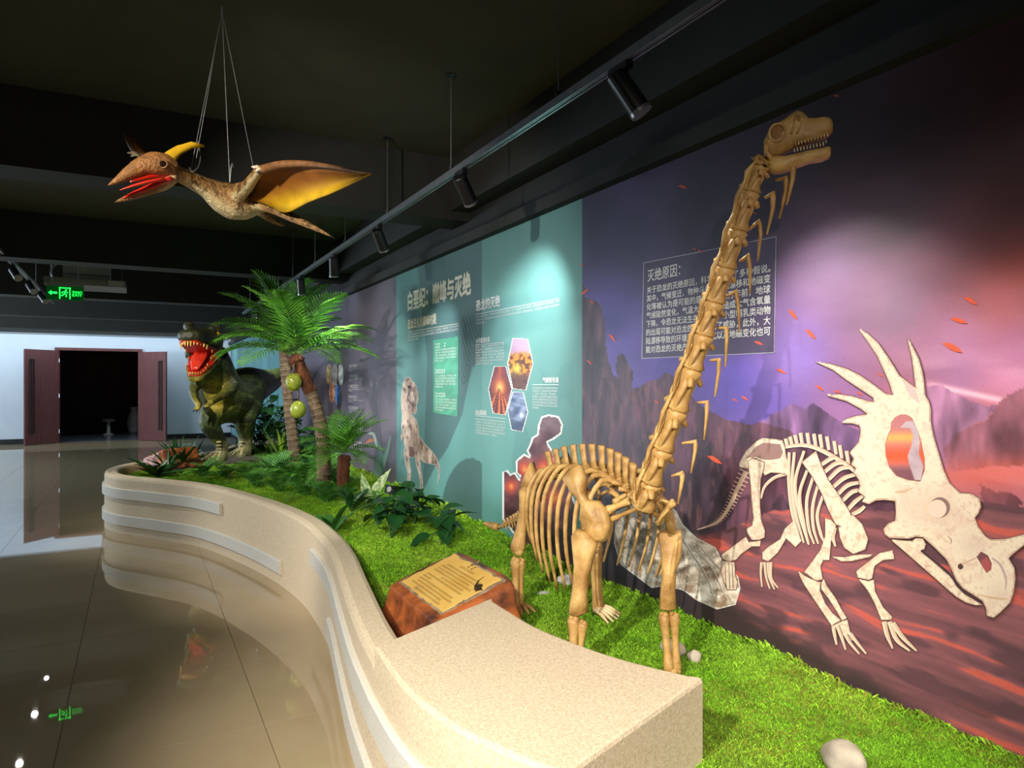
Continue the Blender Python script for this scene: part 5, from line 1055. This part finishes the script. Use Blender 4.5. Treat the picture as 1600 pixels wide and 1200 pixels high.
    for px, py, t in ((312, 634, 8.55), (328, 630, 8.6)):
        c = P(px, py, t)
        for k in (-1, 1): a = c - FW * .05 + RT * (.02 * k - .03) - UP * .05; MB().tube([a, a - FW * .015 - UP * .035], [.014, .003], 6).build('claw', M_claw, TX, True)
trex()
# the mound it stands on
mdc = P(366, 722, 9.35); stone((mdc.x, mdc.y, gz(mdc.x, mdc.y) - .03), (.62, .50, .09), 'low flat brown rock slab under the feet of the tyrannosaur', 21, mat('brown_rock', (92, 82, 66), .8, (60, 52, 42), 6, bump=.6, bscale=18), cat='rock')

# ---------------------------------------------------------------- hanging pterosaur
PT = thing('pterosaur', P(360, 315, 3.25), 'brown and yellow pterosaur model with open red beak hanging on wires', 'dinosaur model')
def ptero():
    m = MB()
    limb(m, [(268, 268, 3.0, 15), (283, 274, 3.04, 12), (300, 283, 3.10, 12), (322, 294, 3.16, 15), (345, 307, 3.22, 24), (364, 315, 3.26, 28), (385, 319, 3.30, 24), (403, 320, 3.33, 15), (418, 324, 3.36, 8)], 16)
    limb(m, [(392, 314, 3.28, 13), (425, 323, 3.24, 11), (455, 339, 3.2, 7.5), (485, 353, 3.16, 5), (517, 369, 3.12, 1.5)], 10)
    limb(m, [(392, 322, 3.36, 11), (410, 333, 3.42, 7), (425, 344, 3.46, 5), (444, 352, 3.5, 3)], 8)
    limb(m, [(372, 300, 3.2, 14), (385, 292, 3.12, 10), (396, 278, 3.04, 8), (407, 264, 2.96, 7)], 10)
    limb(m, [(352, 298, 3.35, 12), (318, 284, 3.5, 8), (270, 262, 3.62, 6), (222, 243, 3.70, 5)], 10)
    # head and beak
    limb(m, [(272, 264, 3.0, 14), (258, 259, 2.97, 17), (244, 258, 2.94, 17), (226, 260, 2.91, 15), (205, 269, 2.87, 11), (185, 281, 2.83, 6), (168, 290, 2.80, 1.2)], 14)
    limb(m, [(270, 277, 3.0, 10), (255, 290, 2.97, 8), (235, 296, 2.93, 8), (214, 304, 2.89, 6.5), (195, 311, 2.85, 4.5), (179, 316, 2.82, 1.2)], 12)
    limb(m, [(262, 246, 2.97, 6), (236, 243, 2.92, 6), (205, 256, 2.87, 3.5)], 8)
    me = remesh(m, 'body', .0048, 2)
    def col(p, n):
        nn = fbm(p[:, 0] * 60 + p[:, 2] * 10, p[:, 2] * 40 + p[:, 1] * 30, 3)[:, None]; r = (p @ np.array(RT)); f = p @ np.array(FW); u = CX + FPX * r / f; v = CY - FPX * (p[:, 2] - EYE) / f
        c = np.array((128, 90, 44), float) * (1 - nn) + np.array((206, 158, 88), float) * nn
        b = sstep(-.1, -.75, n[:, 2])[:, None] * sstep(275, 300, u)[:, None] * sstep(420, 400, u)[:, None]; c = c * (1 - b) + np.array((222, 200, 150), float) * b
        hd = sstep(285, 266, u)[:, None] * (f < 3.2)[:, None]; c = c * (1 - hd) + (np.array((176, 118, 58), float) * (1 - nn * .3)) * hd
        lo = hd * sstep(272, 285, v + (u - 240) * .2)[:, None] * sstep(240, 262, u)[:, None]; c = c * (1 - lo) + np.array((208, 178, 130), float) * lo
        dk = sstep(.52, .66, nn[:, 0])[:, None] * (1 - hd) * .8 * (n[:, 2] > -.6)[:, None]; c = c * (1 - dk) + np.array((84, 56, 26), float) * dk
        return c
    paint(me, col); link('body', me, M_fur, PT)
    def blade(name, pts, th, cols, material, parent=PT):
        """a thin curved skin through pixel/depth points: rows of points, given thickness"""
        rows_ = [[P(*q) for q in r] for r in pts]; nr = len(rows_); nc = len(rows_[0]); m = MB(); A = []
        for i in range(nr):
            for j in range(nc):
                du = rows_[min(i + 1, nr - 1)][j] - rows_[max(i - 1, 0)][j]; dv = rows_[i][min(j + 1, nc - 1)] - rows_[i][max(j - 1, 0)]; n = du.cross(dv); n = n.normalized() if n.length > 1e-9 else FW; A.append(n)
        vs = [rows_[i][j] + A[i * nc + j] * th / 2 for i in range(nr) for j in range(nc)] + [rows_[i][j] - A[i * nc + j] * th / 2 for i in range(nr) for j in range(nc)]; N = nr * nc; fs = []
        for i in range(nr - 1):
            for j in range(nc - 1):
                a = i * nc + j; fs += [(a, a + 1, a + nc + 1, a + nc), (N + a, N + a + nc, N + a + nc + 1, N + a + 1)]
        for j in range(nc - 1): fs += [(j, N + j, N + j + 1, j + 1), ((nr - 1) * nc + j, (nr - 1) * nc + j + 1, N + (nr - 1) * nc + j + 1, N + (nr - 1) * nc + j)]
        for i in range(nr - 1): fs += [(i * nc, (i + 1) * nc, N + (i + 1) * nc, N + i * nc), (i * nc + nc - 1, N + i * nc + nc - 1, N + (i + 1) * nc + nc - 1, (i + 1) * nc + nc - 1)]
        m.add(vs, fs); me = m.mesh(name, True); paint(me, cols); return link(name, me, material, parent)
    def wcol(p, n):
        r = (p @ np.array(RT)); f = p @ np.array(FW); u = CX + FPX * r / f; v = CY - FPX * (p[:, 2] - EYE) / f
        c = np.array((150, 92, 34), float)[None] * np.ones((len(p), 1)); y = sstep(278, 312, v + (u - 480) * .28)[:, None]; return c * (1 - y) + np.array((216, 172, 24), float) * y
    top = [(406, 266, 2.96), (440, 257, 2.88), (480, 256, 2.80), (515, 260, 2.72), (550, 266, 2.65), (579, 271, 2.58)]; bot = [(392, 312, 3.22), (420, 321, 3.18), (447, 332, 3.12), (482, 316, 2.96), (522, 300, 2.80), (579, 272, 2.58)]
    R = []
    for k in range(7):
        u = k / 6; R.append([tuple(a[c] * (1 - u) + b[c] * u + (.05 * math.sin(math.pi * u) if c == 2 else 0) for c in range(3)) for a, b in zip(top, bot)])
    RR = []
    for row in R: cc = bez([Vector(q) for q in row], 20); RR.append([tuple(q) for q in cc])
    blade('wing_membrane', RR, .006, wcol, M_wing)
    MB().tube(bez([P(*q) for q in top], 20), [.020, .017, .013, .009, .006, .002], 8).build('wing_finger', mat('wing_edge', (140, 96, 52), .5, (104, 66, 32), 30, bump=.4), PT, True)
    top2 = [(222, 243, 3.76), (210, 234, 3.86), (200, 222, 3.98), (192, 206, 4.1)]; bot2 = [(352, 300, 3.36), (300, 285, 3.62), (240, 262, 3.9), (193, 206, 4.1)]
    R2 = [[(224, 244, 3.70), (211, 237, 3.75), (202, 224, 3.80), (194, 206, 3.85)], [(226, 243, 3.73), (216, 234, 3.78), (207, 222, 3.83), (195, 206, 3.86)], [(230, 242, 3.76), (222, 231, 3.81), (213, 219, 3.86), (196, 206, 3.87)]]
    blade('wing_membrane', R2, .006, wcol, M_wing); MB().tube(bez([P(*q) for q in [(224, 244, 3.70), (211, 237, 3.75), (202, 224, 3.80), (194, 206, 3.85)]], 12), [.018, .014, .012, .004], 8).build('wing_finger', mat('wing_edge'), PT, True)
    for bx, by, t, k in ((214, 241, 3.68, -1), (407, 264, 2.94, 1)):
        for j in range(3):
            a = P(bx + (j - 1) * 3 * 1, by + 2 * abs(j - 1), t); b = a + RT * (.032 * (-1 if k < 0 else -.7)) + UP * (.008 - .010 * j) - FW * .02; MB().tube([a, (a + b) / 2 + UP * .008, b], [.010, .008, .002], 6).build('wing_claw', M_clawp, PT, True)
    cr = [[(250, 246, 2.96), (262, 236, 2.98), (278, 227, 3.0), (298, 222, 3.03), (319, 227, 3.06)], [(262, 248, 2.97), (270, 245, 2.99), (280, 236, 3.01), (298, 227, 3.03), (319, 228, 3.06)], [(272, 252, 2.98), (277, 248, 3.0), (284, 240, 3.02), (299, 231, 3.04), (319, 229, 3.06)]]
    blade('crest', cr, .014, lambda p, n: np.array((206, 160, 30), float)[None] * np.ones((len(p), 1)), M_wing)
    mo = MB(); limb(mo, [(272, 272, 2.985, 4), (255, 272, 2.96, 5), (238, 274, 2.93, 5), (220, 279, 2.895, 3.5), (204, 284, 2.86, 1.5)], 10); limb(mo, [(268, 279, 2.97, 4), (248, 287, 2.925, 5), (228, 295, 2.895, 4.5), (208, 302.5, 2.86, 3), (192, 309.5, 2.835, 1.2)], 10); mo.build('mouth_lining', M_mouth, PT, True)
    tg = MB(); tg.tube(bez([P(255, 280, 2.92), P(228, 285, 2.86), P(206, 291, 2.82), P(187, 297, 2.80)], 10), [.016, .015, .012, .003], 10, True, .45, UP); tg.build('tongue', M_tongue, PT, True)
    MB().ball(P(254, 256, 2.915), .013, 10, 8).build('eye', M_eye, PT, True); MB().tube([P(254 + 7.5 * math.cos(a), 256 + 6.5 * math.sin(a), 2.918) for a in np.linspace(0, 6.283, 15)], .003, 5, False).build('eyelid', mat('wing_edge'), PT, True)
    for k in range(3): a = P(506 + 5 * k, 364 + 2 * k, 3.13); MB().tube([a, a + RT * .022 - UP * (.008 + .004 * k)], [.006, .001], 5).build('toe_claw', M_claw, PT, True)
    hook = P(347, 9, 3.24); hook.z = CEIL - .02
    MB().tube([hook + UP * .02, hook, hook - UP * .02], [.008, .006, .006], 8).build('ceiling_hook', M_steel, PT)
    for a in (P(359, 285, 3.2), P(397, 268, 3.02), P(298, 266, 3.09), P(303, 268, 3.12)):
        MB().tube([hook - UP * .01, a], .0016, 5).build('hanging_wire', M_steel, PT)
    MB().tube(bez([P(296, 262, 3.06), P(300, 268, 3.03), P(309, 262, 3.05), P(313, 245, 3.1), P(309, 220, 3.12)], 16), .0018, 5).build('wire_loop', M_steel, PT)
    MB().tube(bez([P(359, 285, 3.2), P(361, 262, 3.2), P(363, 255, 3.19), P(364, 262, 3.19)], 10), .0018, 5).build('wire_loop', M_steel, PT)
ptero()

# ---------------------------------------------------------------- plants
def frond_mesh(name, ln, n, wid, lw, arch, droop, stem=.12, seed=1, taper=1.0, vee=.35, bw=.007):
    """a feather leaf in local space: stalk along +x, arching; leaflets both sides"""
    rnd = random.Random(seed); m = MB(); pts = []
    for k in range(17):
        u = k / 16; pts.append(Vector((ln * u * (1 - .18 * arch * u), 0, ln * (.42 * arch * u - .62 * arch * u * u))))
    m.tube(pts, [bw, bw * .8, bw * .5, bw * .15], 5)
    for k in range(n):
        u = stem + (1 - stem) * (k + .5) / n; i = u * 16; a = pts[int(i)].lerp(pts[min(int(i) + 1, 16)], i - int(i)); d = (pts[min(int(i) + 1, 16)] - pts[max(int(i) - 1, 0)]).normalized(); upv = Vector((-d.z, 0, d.x))
        L = wid * (math.sin(math.pi * min(1, .22 + .74 * u)) ** taper) * rnd.uniform(.88, 1.1)
        for s in (-1, 1):
            o = (Vector((0, s, 0)) * .88 + d * (.42 + .35 * u) + upv * vee).normalized(); e = a + o * L - Vector((0, 0, droop * L * rnd.uniform(.6, 1.3))); mid = a + o * (L * .5) + upv * (L * .03) - Vector((0, 0, droop * L * .25)); w = d * (lw * rnd.uniform(.85, 1.15))
            m.add([a - w * .4, a + w * .4, mid + w, e, mid - w], [(0, 1, 2, 4), (4, 2, 3)])
    return m.mesh(name)
def put(me, name, parent, c, az, el, roll=0, s=1.0, material=None):
    M = Matrix.Translation(c) @ Matrix.Rotation(az, 4, 'Z') @ Matrix.Rotation(-el, 4, 'Y') @ Matrix.Rotation(roll, 4, 'X') @ Matrix.Diagonal((s, s, s, 1)); return link(name, me, material, parent, M)
def leaf_mesh(name, ln, wd, fold=.12, droop=.25, stalk=.25, heart=False):
    m = MB(); st = ln * stalk
    if stalk: m.tube([(0, 0, 0), (st * .5, 0, st * .10), (st, 0, 0)], [.004, .0035, .003], 5)
    prof = [(0, .08), (.1, .62 if heart else .38), (.3, 1.0 if heart else .86), (.5, .95 if heart else 1.0), (.7, .68 if heart else .74), (.87, .32), (1, .0)]; vs = []; fs = []
    for i, (u, w) in enumerate(prof):
        x = st + (ln - st) * u; z = -droop * ln * u * u; vs += [(x, -w * wd / 2, z + fold * w * wd), (x, 0, z), (x, w * wd / 2, z + fold * w * wd)]
        if i: b = i * 3; fs += [(b - 3, b - 2, b + 1, b), (b - 2, b - 1, b + 2, b + 1)]
    m.add(vs, fs); return m.mesh(name, True)
PF = [frond_mesh('palm_frond', 1.0, 24, .32, .0125, .75, .35, .12, k) for k in range(3)]
def ringed(m, path, r0, r1, rings):
    n = rings * 3; pp = bez(path, n); rr = []
    for k in range(n + 1):
        u = k / n; r = r0 * (1 - u) + r1 * u; rr.append(r * (1.09 if k % 3 == 0 else .97))
    m.tube(pp, rr, 12); return pp
def palm(name, base, path, r0, r1, fronds, label, coconuts=(), brown_top=0, s=1.0, rings=22):
    r = thing(name, base, label, 'palm tree', 'coconut palms in the planter'); m = MB(); pp = ringed(m, path, r0, r1, rings); m.build('trunk', M_trunk, r, True)
    top = pp[-1]; rg = MB()
    for k in range(0, len(pp) - 3, 3): d_ = (pp[k + 1] - pp[k]).normalized(); rk = (r0 + (r1 - r0) * k / len(pp)) * 1.1; rg.tube([pp[k] - d_ * .004, pp[k], pp[k] + d_ * .004], [rk * .96, rk * 1.01, rk * .96], 12)
    rg.build('trunk_ring', mat('pale_ring', (140, 122, 94), .8, (116, 100, 76), 20), r, True)['kind'] = 'stuff'
    if brown_top: m = MB(); k = int(len(pp) * (1 - brown_top)); q = pp[k:]; m.tube(q + [top + UP * .06], [r1 * 1.25] * (len(q) - 2) + [r1 * 1.7, r1 * 1.5, r1 * .8], 12); m.build('fibre_sheath', M_trunkd, r, True)
    for i, (az, el, sc) in enumerate(fronds):
        cx_ = math.cos(math.radians(az)) * math.cos(math.radians(el)) * .84 + .08; sc = min(sc, (WALLX - .03 - top.x) / cx_ / s) if cx_ > .05 else sc
        put(PF[i % 3], 'frond', r, top + UP * .03, math.radians(az), math.radians(el), math.radians(random.uniform(-12, 12)), sc * s, M_leaf)
    for c in coconuts:
        c = Vector(c); o = MB(); o.ball(c, (.075, .075, .085), 14, 10); o = o.build('coconut', M_coco, r, True); MB().tube(bez([c + UP * .08, c + UP * .14 + (top - c) * .15, top - UP * .05], 8), .008, 6).build('coconut_stalk', M_trunk, o, True)
A0 = P(462, 738, 8.2); A0.z = gz(A0.x, A0.y) - .02
palm('coconut_palm', A0, [A0, P(458, 690, 8.2), P(452, 640, 8.18), P(447, 590, 8.16), P(443, 545, 8.14)], .072, .055,
     [(a, e, s) for a, e, s in ((150, 12, 1.0), (200, 22, 1.05), (235, 40, 1.0), (262, 20, .95), (280, 60, 1.1), (310, 30, 1.0), (340, 15, 1.0), (20, 25, .9), (60, 35, .9), (100, 30, .9), (180, 50, 1.05), (220, 70, 1.1), (320, 62, 1.05), (170, -4, .9))], 'taller coconut palm with a straight grey ringed trunk beside the tyrannosaur', (P(473, 594, 8.05),), 0, .98)
B0 = P(503, 772, 6.67); B0.z = gz(B0.x, B0.y) - .02
palm('coconut_palm', B0, [B0, P(506, 720, 6.67), P(502, 670, 6.66), P(490, 625, 6.63), P(476, 592, 6.6), P(463, 562, 6.58)], .072, .052,
     [(a, e, s) for a, e, s in ((165, 8, .85), (200, 18, .9), (222, 2, .85), (250, 12, .85), (285, 4, .9), (310, 18, .95), (335, 8, .9), (350, 30, .9), (20, 20, .8), (60, 25, .8), (110, 25, .8), (140, 32, .85), (240, 55, .9), (300, 52, .95), (190, 62, .9), (345, 62, .85))], 'leaning coconut palm with a brown fibrous top and green nuts beside the mural', (P(466, 640, 6.5), P(459, 597, 6.5)), .34, 1.0, 24)
# short cycad-like palm
C0 = P(537, 774, 6.55); C0.z = gz(C0.x, C0.y) - .01
cy = thing('cycad_palm', C0, 'short bushy palm with a shaggy brown trunk before the flower print', 'palm'); m = MB(); pth = bez([C0, P(536, 745, 6.55), P(538, 712, 6.55)], 14); m.tube(pth, [.055 + .010 * (k % 2) for k in range(15)], 12); m.build('trunk', M_trunkd, cy, True)
CF = [frond_mesh('cycad_frond', .52, 17, .18, .0078, .55, .12, .10, 11 + k, bw=.005) for k in range(2)]
for k in range(26): put(CF[k % 2], 'frond', cy, P(538, 706, 6.55), k * 2.399, math.radians(random.uniform(8, 72) if k < 20 else random.uniform(-35, 0)), 0, random.uniform(.85, 1.15), M_leaf)
# ferns
FF = [frond_mesh('fern_frond', .42, 16, .13, .0082, 1.0, .15, .08, 31 + k, bw=.004) for k in range(3)]
def fern(px, py, t, n, s, label, material=M_fern, el=(15, 60), group=None, name='fern', meshes=None):
    c = P(px, py, t); c.z = gz(c.x, c.y) - .005; r = thing(name, c, label, 'fern' if name == 'fern' else 'plant', group); a0 = random.uniform(0, 6)
    for k in range(n): put((meshes or FF)[k % len(meshes or FF)], 'frond', r, c, a0 + k * 2.399, math.radians(random.uniform(*el)), 0, s * random.uniform(.8, 1.15), material)
GF = 'feathery ferns between the palms and the planter rim'
for px, py, t, n, s, lb in ((430, 752, 7.4, 11, 1.05, 'full green fern between the planter rim and the straight palm trunk'), (468, 756, 7.1, 13, 1.1, 'large green fern spreading between the two palm trunks'), (492, 752, 7.1, 10, 1.0, 'green fern touching the leaning palm trunk on its aisle side'), (410, 742, 7.9, 10, 1.0, 'green fern beside the rock slab of the tyrannosaur'),
                            (480, 730, 8.2, 11, 1.0, 'green fern just behind the straight palm trunk'), (520, 742, 7.4, 11, 1.0, 'green fern between the leaning palm and the shaggy palm'), (500, 715, 8.0, 11, 1.0, 'green fern behind the leaning palm below the oval pictures'), (430, 720, 8.8, 9, .9, 'green fern between the tyrannosaur foot and the upright grass'), (455, 712, 8.8, 12, 1.0, 'green fern behind the upright yellow grass'),
                            (400, 764, 6.95, 9, .8, 'low fern hugging the planter rim beside the bare twig'), (438, 770, 6.6, 9, .8, 'low fern hugging the planter rim before the straight palm'), (474, 778, 6.4, 10, .85, 'low fern hugging the planter rim before the leaning palm'), (508, 790, 6.0, 9, .8, 'low fern at the planter rim beside the long pointed leaves'), (532, 764, 6.8, 9, .8, 'low fern at the shaggy palm trunk on its leaning palm side')):
    fern(px, py, t, n, s, lb, group=GF)
# strap-leaved rosettes by the planter end
SL = [leaf_mesh('strap_leaf', .40, .035, .2, .25, 0), leaf_mesh('strap_leaf', .34, .05, .2, .35, 0)]
def tuft(px, py, t, n, s, label, material, el=(35, 80), group=None, meshes=SL, name='strap_leaf_plant', cat='plant'):
    c = P(px, py, t); c.z = gz(c.x, c.y) - .005; r = thing(name, c, label, cat, group); a0 = random.uniform(0, 6)
    for k in range(n): put(meshes[k % len(meshes)], 'leaf', r, c, a0 + k * 2.399, math.radians(random.uniform(*el)), random.uniform(-.4, .4), s * random.uniform(.75, 1.2), material)
GT = 'grassy tufts near the second resin stand'
M_olive = mat('olive_leaf', (120, 138, 62), .5, (78, 100, 44), 12)
for px, py, t, n, s, lb in ((262, 738, 8.05, 16, .9, 'dark strap-leaved tuft in front of the far resin stand'), (284, 735, 8.35, 18, 1.1, 'tall olive strap-leaved tuft beside the far resin stand'), (302, 728, 8.8, 14, 1.0, 'olive strap-leaved tuft between the far resin stand and the rock slab'), (246, 735, 8.2, 10, .7, 'small dark strap-leaved tuft at the corner of the far resin stand'), (278, 722, 8.9, 14, 1.1, 'olive strap-leaved tuft rising behind the far resin stand')):
    tuft(px, py, t, n, s, lb, M_leafd if px < 270 else M_olive, group=GT)
tuft(246, 743, 7.75, 12, .95, 'dark broad-leaved rosette at the rounded end of the planter wall', M_leafd, (20, 60), None, [leaf_mesh('broad_strap', .36, .075, .15, .3, 0)])
fern(318, 748, 7.8, 12, .8, 'dark fern behind the planter rim below the rock slab', mat('dull_fern', (92, 126, 52), .5, (62, 92, 40), 10)); fern(352, 752, 7.6, 10, .75, 'olive yellow fern behind the planter rim in front of the tyrannosaur', mat('olive_fern', (128, 150, 52), .5, (96, 120, 40), 10)); fern(385, 752, 7.5, 9, .7, 'small green fern behind the planter rim beside a bare twig', M_fern)
# upright lime grass, dark bushes behind
tuft(440, 716, 9.4, 16, 1.05, 'yellow green upright grass behind the straight palm trunk', M_lime, (60, 86), None, [leaf_mesh('grass_blade', .42, .022, .2, .1, 0)], 'upright_grass', 'grass plant')
BL = [leaf_mesh('bush_leaf', .22, .10, .12, .35, .3), leaf_mesh('bush_leaf', .18, .08, .12, .3, .3)]
def bush(px, py, t, h, n, label, material, group=None, s=1.0, meshes=None, name='leafy_bush', cat='bush', top=None):
    c = P(px, py, t); c.z = gz(min(c.x, 2.3), min(c.y, 12.6)) - .005; r = thing(name, c, label, cat, group); m_ = meshes or BL; ns = max(3, n // 7)
    for k in range(ns):
        a = k * 2.399; tp = c + Vector((math.cos(a), math.sin(a), 0)) * (h * random.uniform(.1, .34)) + UP * (h * random.uniform(.6, 1.0)); pth = bez([c, c.lerp(tp, .5) + UP * h * .06, tp], 8); MB().tube(pth, [.007, .005, .003], 5).build('stem', mat('green_stem', (70, 110, 50), .6, (54, 86, 40), 10), r, True)
        for j in range(n // ns): q = pth[min(8, 3 + (j * 5) // max(1, n // ns - 1))]; put(m_[j % len(m_)], 'leaf', r, q, random.uniform(0, 6.28), math.radians(random.uniform(-20, 50)), random.uniform(-.4, .4), s * random.uniform(.8, 1.25), material)
GB = 'dark leafy bushes behind the palms'
for px, py, t, h, n, lb in ((408, 700, 10.4, .75, 56, 'dark leafy bush under the tail of the tyrannosaur'), (426, 690, 10.1, .9, 63, 'tallest dark leafy bush behind the straight palm'), (446, 690, 9.5, .7, 49, 'dark leafy bush between the tail and the leaning palm'), (470, 700, 8.9, .5, 42, 'dark leafy bush behind the leaning palm trunk'), (396, 705, 10.2, .5, 35, 'low dark leafy bush behind the hind leg of the tyrannosaur'), (490, 702, 8.4, .42, 35, 'low dark leafy bush against the grey mural below the oval pictures')):
    bush(px, py, t, h, n, lb, M_leafd, GB, 1.15)
HL = [leaf_mesh('heart_leaf', .20, .105, .10, .25, .28, True), leaf_mesh('heart_leaf', .17, .095, .10, .35, .28, True)]
bush(612, 832, 4.9, .36, 34, 'dark glossy broad-leaved plant on the moss in front of the printed predator', M_leafd, None, 1.0, HL, 'broadleaf_plant', 'plant')
bush(690, 832, 4.75, .30, 20, 'smaller dark glossy broad-leaved plant on the moss near the dark dome shape', M_leafd, None, 1.0, HL, 'broadleaf_plant', 'plant')
bush(648, 808, 5.3, .30, 24, 'mixed green broad-leaved plant against the teal mural', mat('mid_leaf', (70, 128, 52), .42, (48, 98, 40), 10), None, 1.05, HL, 'broadleaf_plant', 'plant')
tuft(634, 800, 5.4, 3, 1.0, 'lone lime green pointed leaf plant before the printed predator', M_lime, (65, 85), None, [leaf_mesh('pointed_leaf', .26, .09, .12, .08, .15)])
tuft(520, 832, 5.0, 8, .95, 'mid green plant with long pointed leaves beside the planter rim', mat('mid_leaf', (70, 128, 52)), (15, 80), None, [leaf_mesh('pointed_leaf', .30, .08, .14, .25, .2)])
tuft(548, 800, 5.6, 6, 1.0, 'dark plant with folded leaves below the shaggy palm', M_leafd, (35, 75), None, [leaf_mesh('pointed_leaf', .26, .085, .2, .2, .15)])
tuft(575, 795, 5.7, 7, 1.1, 'cream variegated plant with netted leaves beside the shaggy palm', M_varieg, (18, 75), None, [leaf_mesh('netted_leaf', .30, .085, .12, .15, .12)])
fern(590, 800, 5.6, 8, .6, 'low bright fern at the foot of the variegated plant', M_fern); fern(540, 790, 6.0, 9, .7, 'small fern around the foot of the shaggy palm trunk', M_fern)
tw = thing('twig', P(358, 752, 7.3), 'thin bare brown twig standing behind the planter rim', 'twig'); tb0 = P(357, 766, 7.3); tb0.z = gz(tb0.x, tb0.y)
MB().tube(bez([tb0, P(361, 745, 7.3), P(372, 728, 7.3)], 8), [.006, .004, .002], 5).build('stem', M_trunkd, tw); MB().tube([P(361, 745, 7.3), P(350, 726, 7.3)], [.004, .002], 5).build('side_branch', M_trunkd, tw)
# small floodlight on the moss
fc = P(612, 772, 6.2); fc.z = gz(fc.x, fc.y); fl2 = thing('floodlight', fc, 'small black floodlight standing on the moss against the mural', 'floodlight')
q = frame(fc + UP * .09, (-1, -.5, .25), UP); link('housing', MB().box((-.03, -.055, -.04), (.03, .055, .04)).mesh('housing'), M_black, fl2, q); link('lens', MB().lathe((0, 0, 0), [(.001, 0), (.026, 0), (.026, .006), (.001, .007)], 14, Matrix.Rotation(math.pi / 2, 3, 'Y')).mesh('lens'), mat('clear_lens', (190, 190, 190), .15, (170, 170, 170), 8), fl2, q @ Matrix.Translation((.03, 0, 0)))
MB().tube([fc + Vector((0, -.05, .09)), fc + Vector((0, -.05, 0)), fc + Vector((0, .05, 0)), fc + Vector((0, .05, .09))], .006, 5).build('bracket', M_black, fl2)
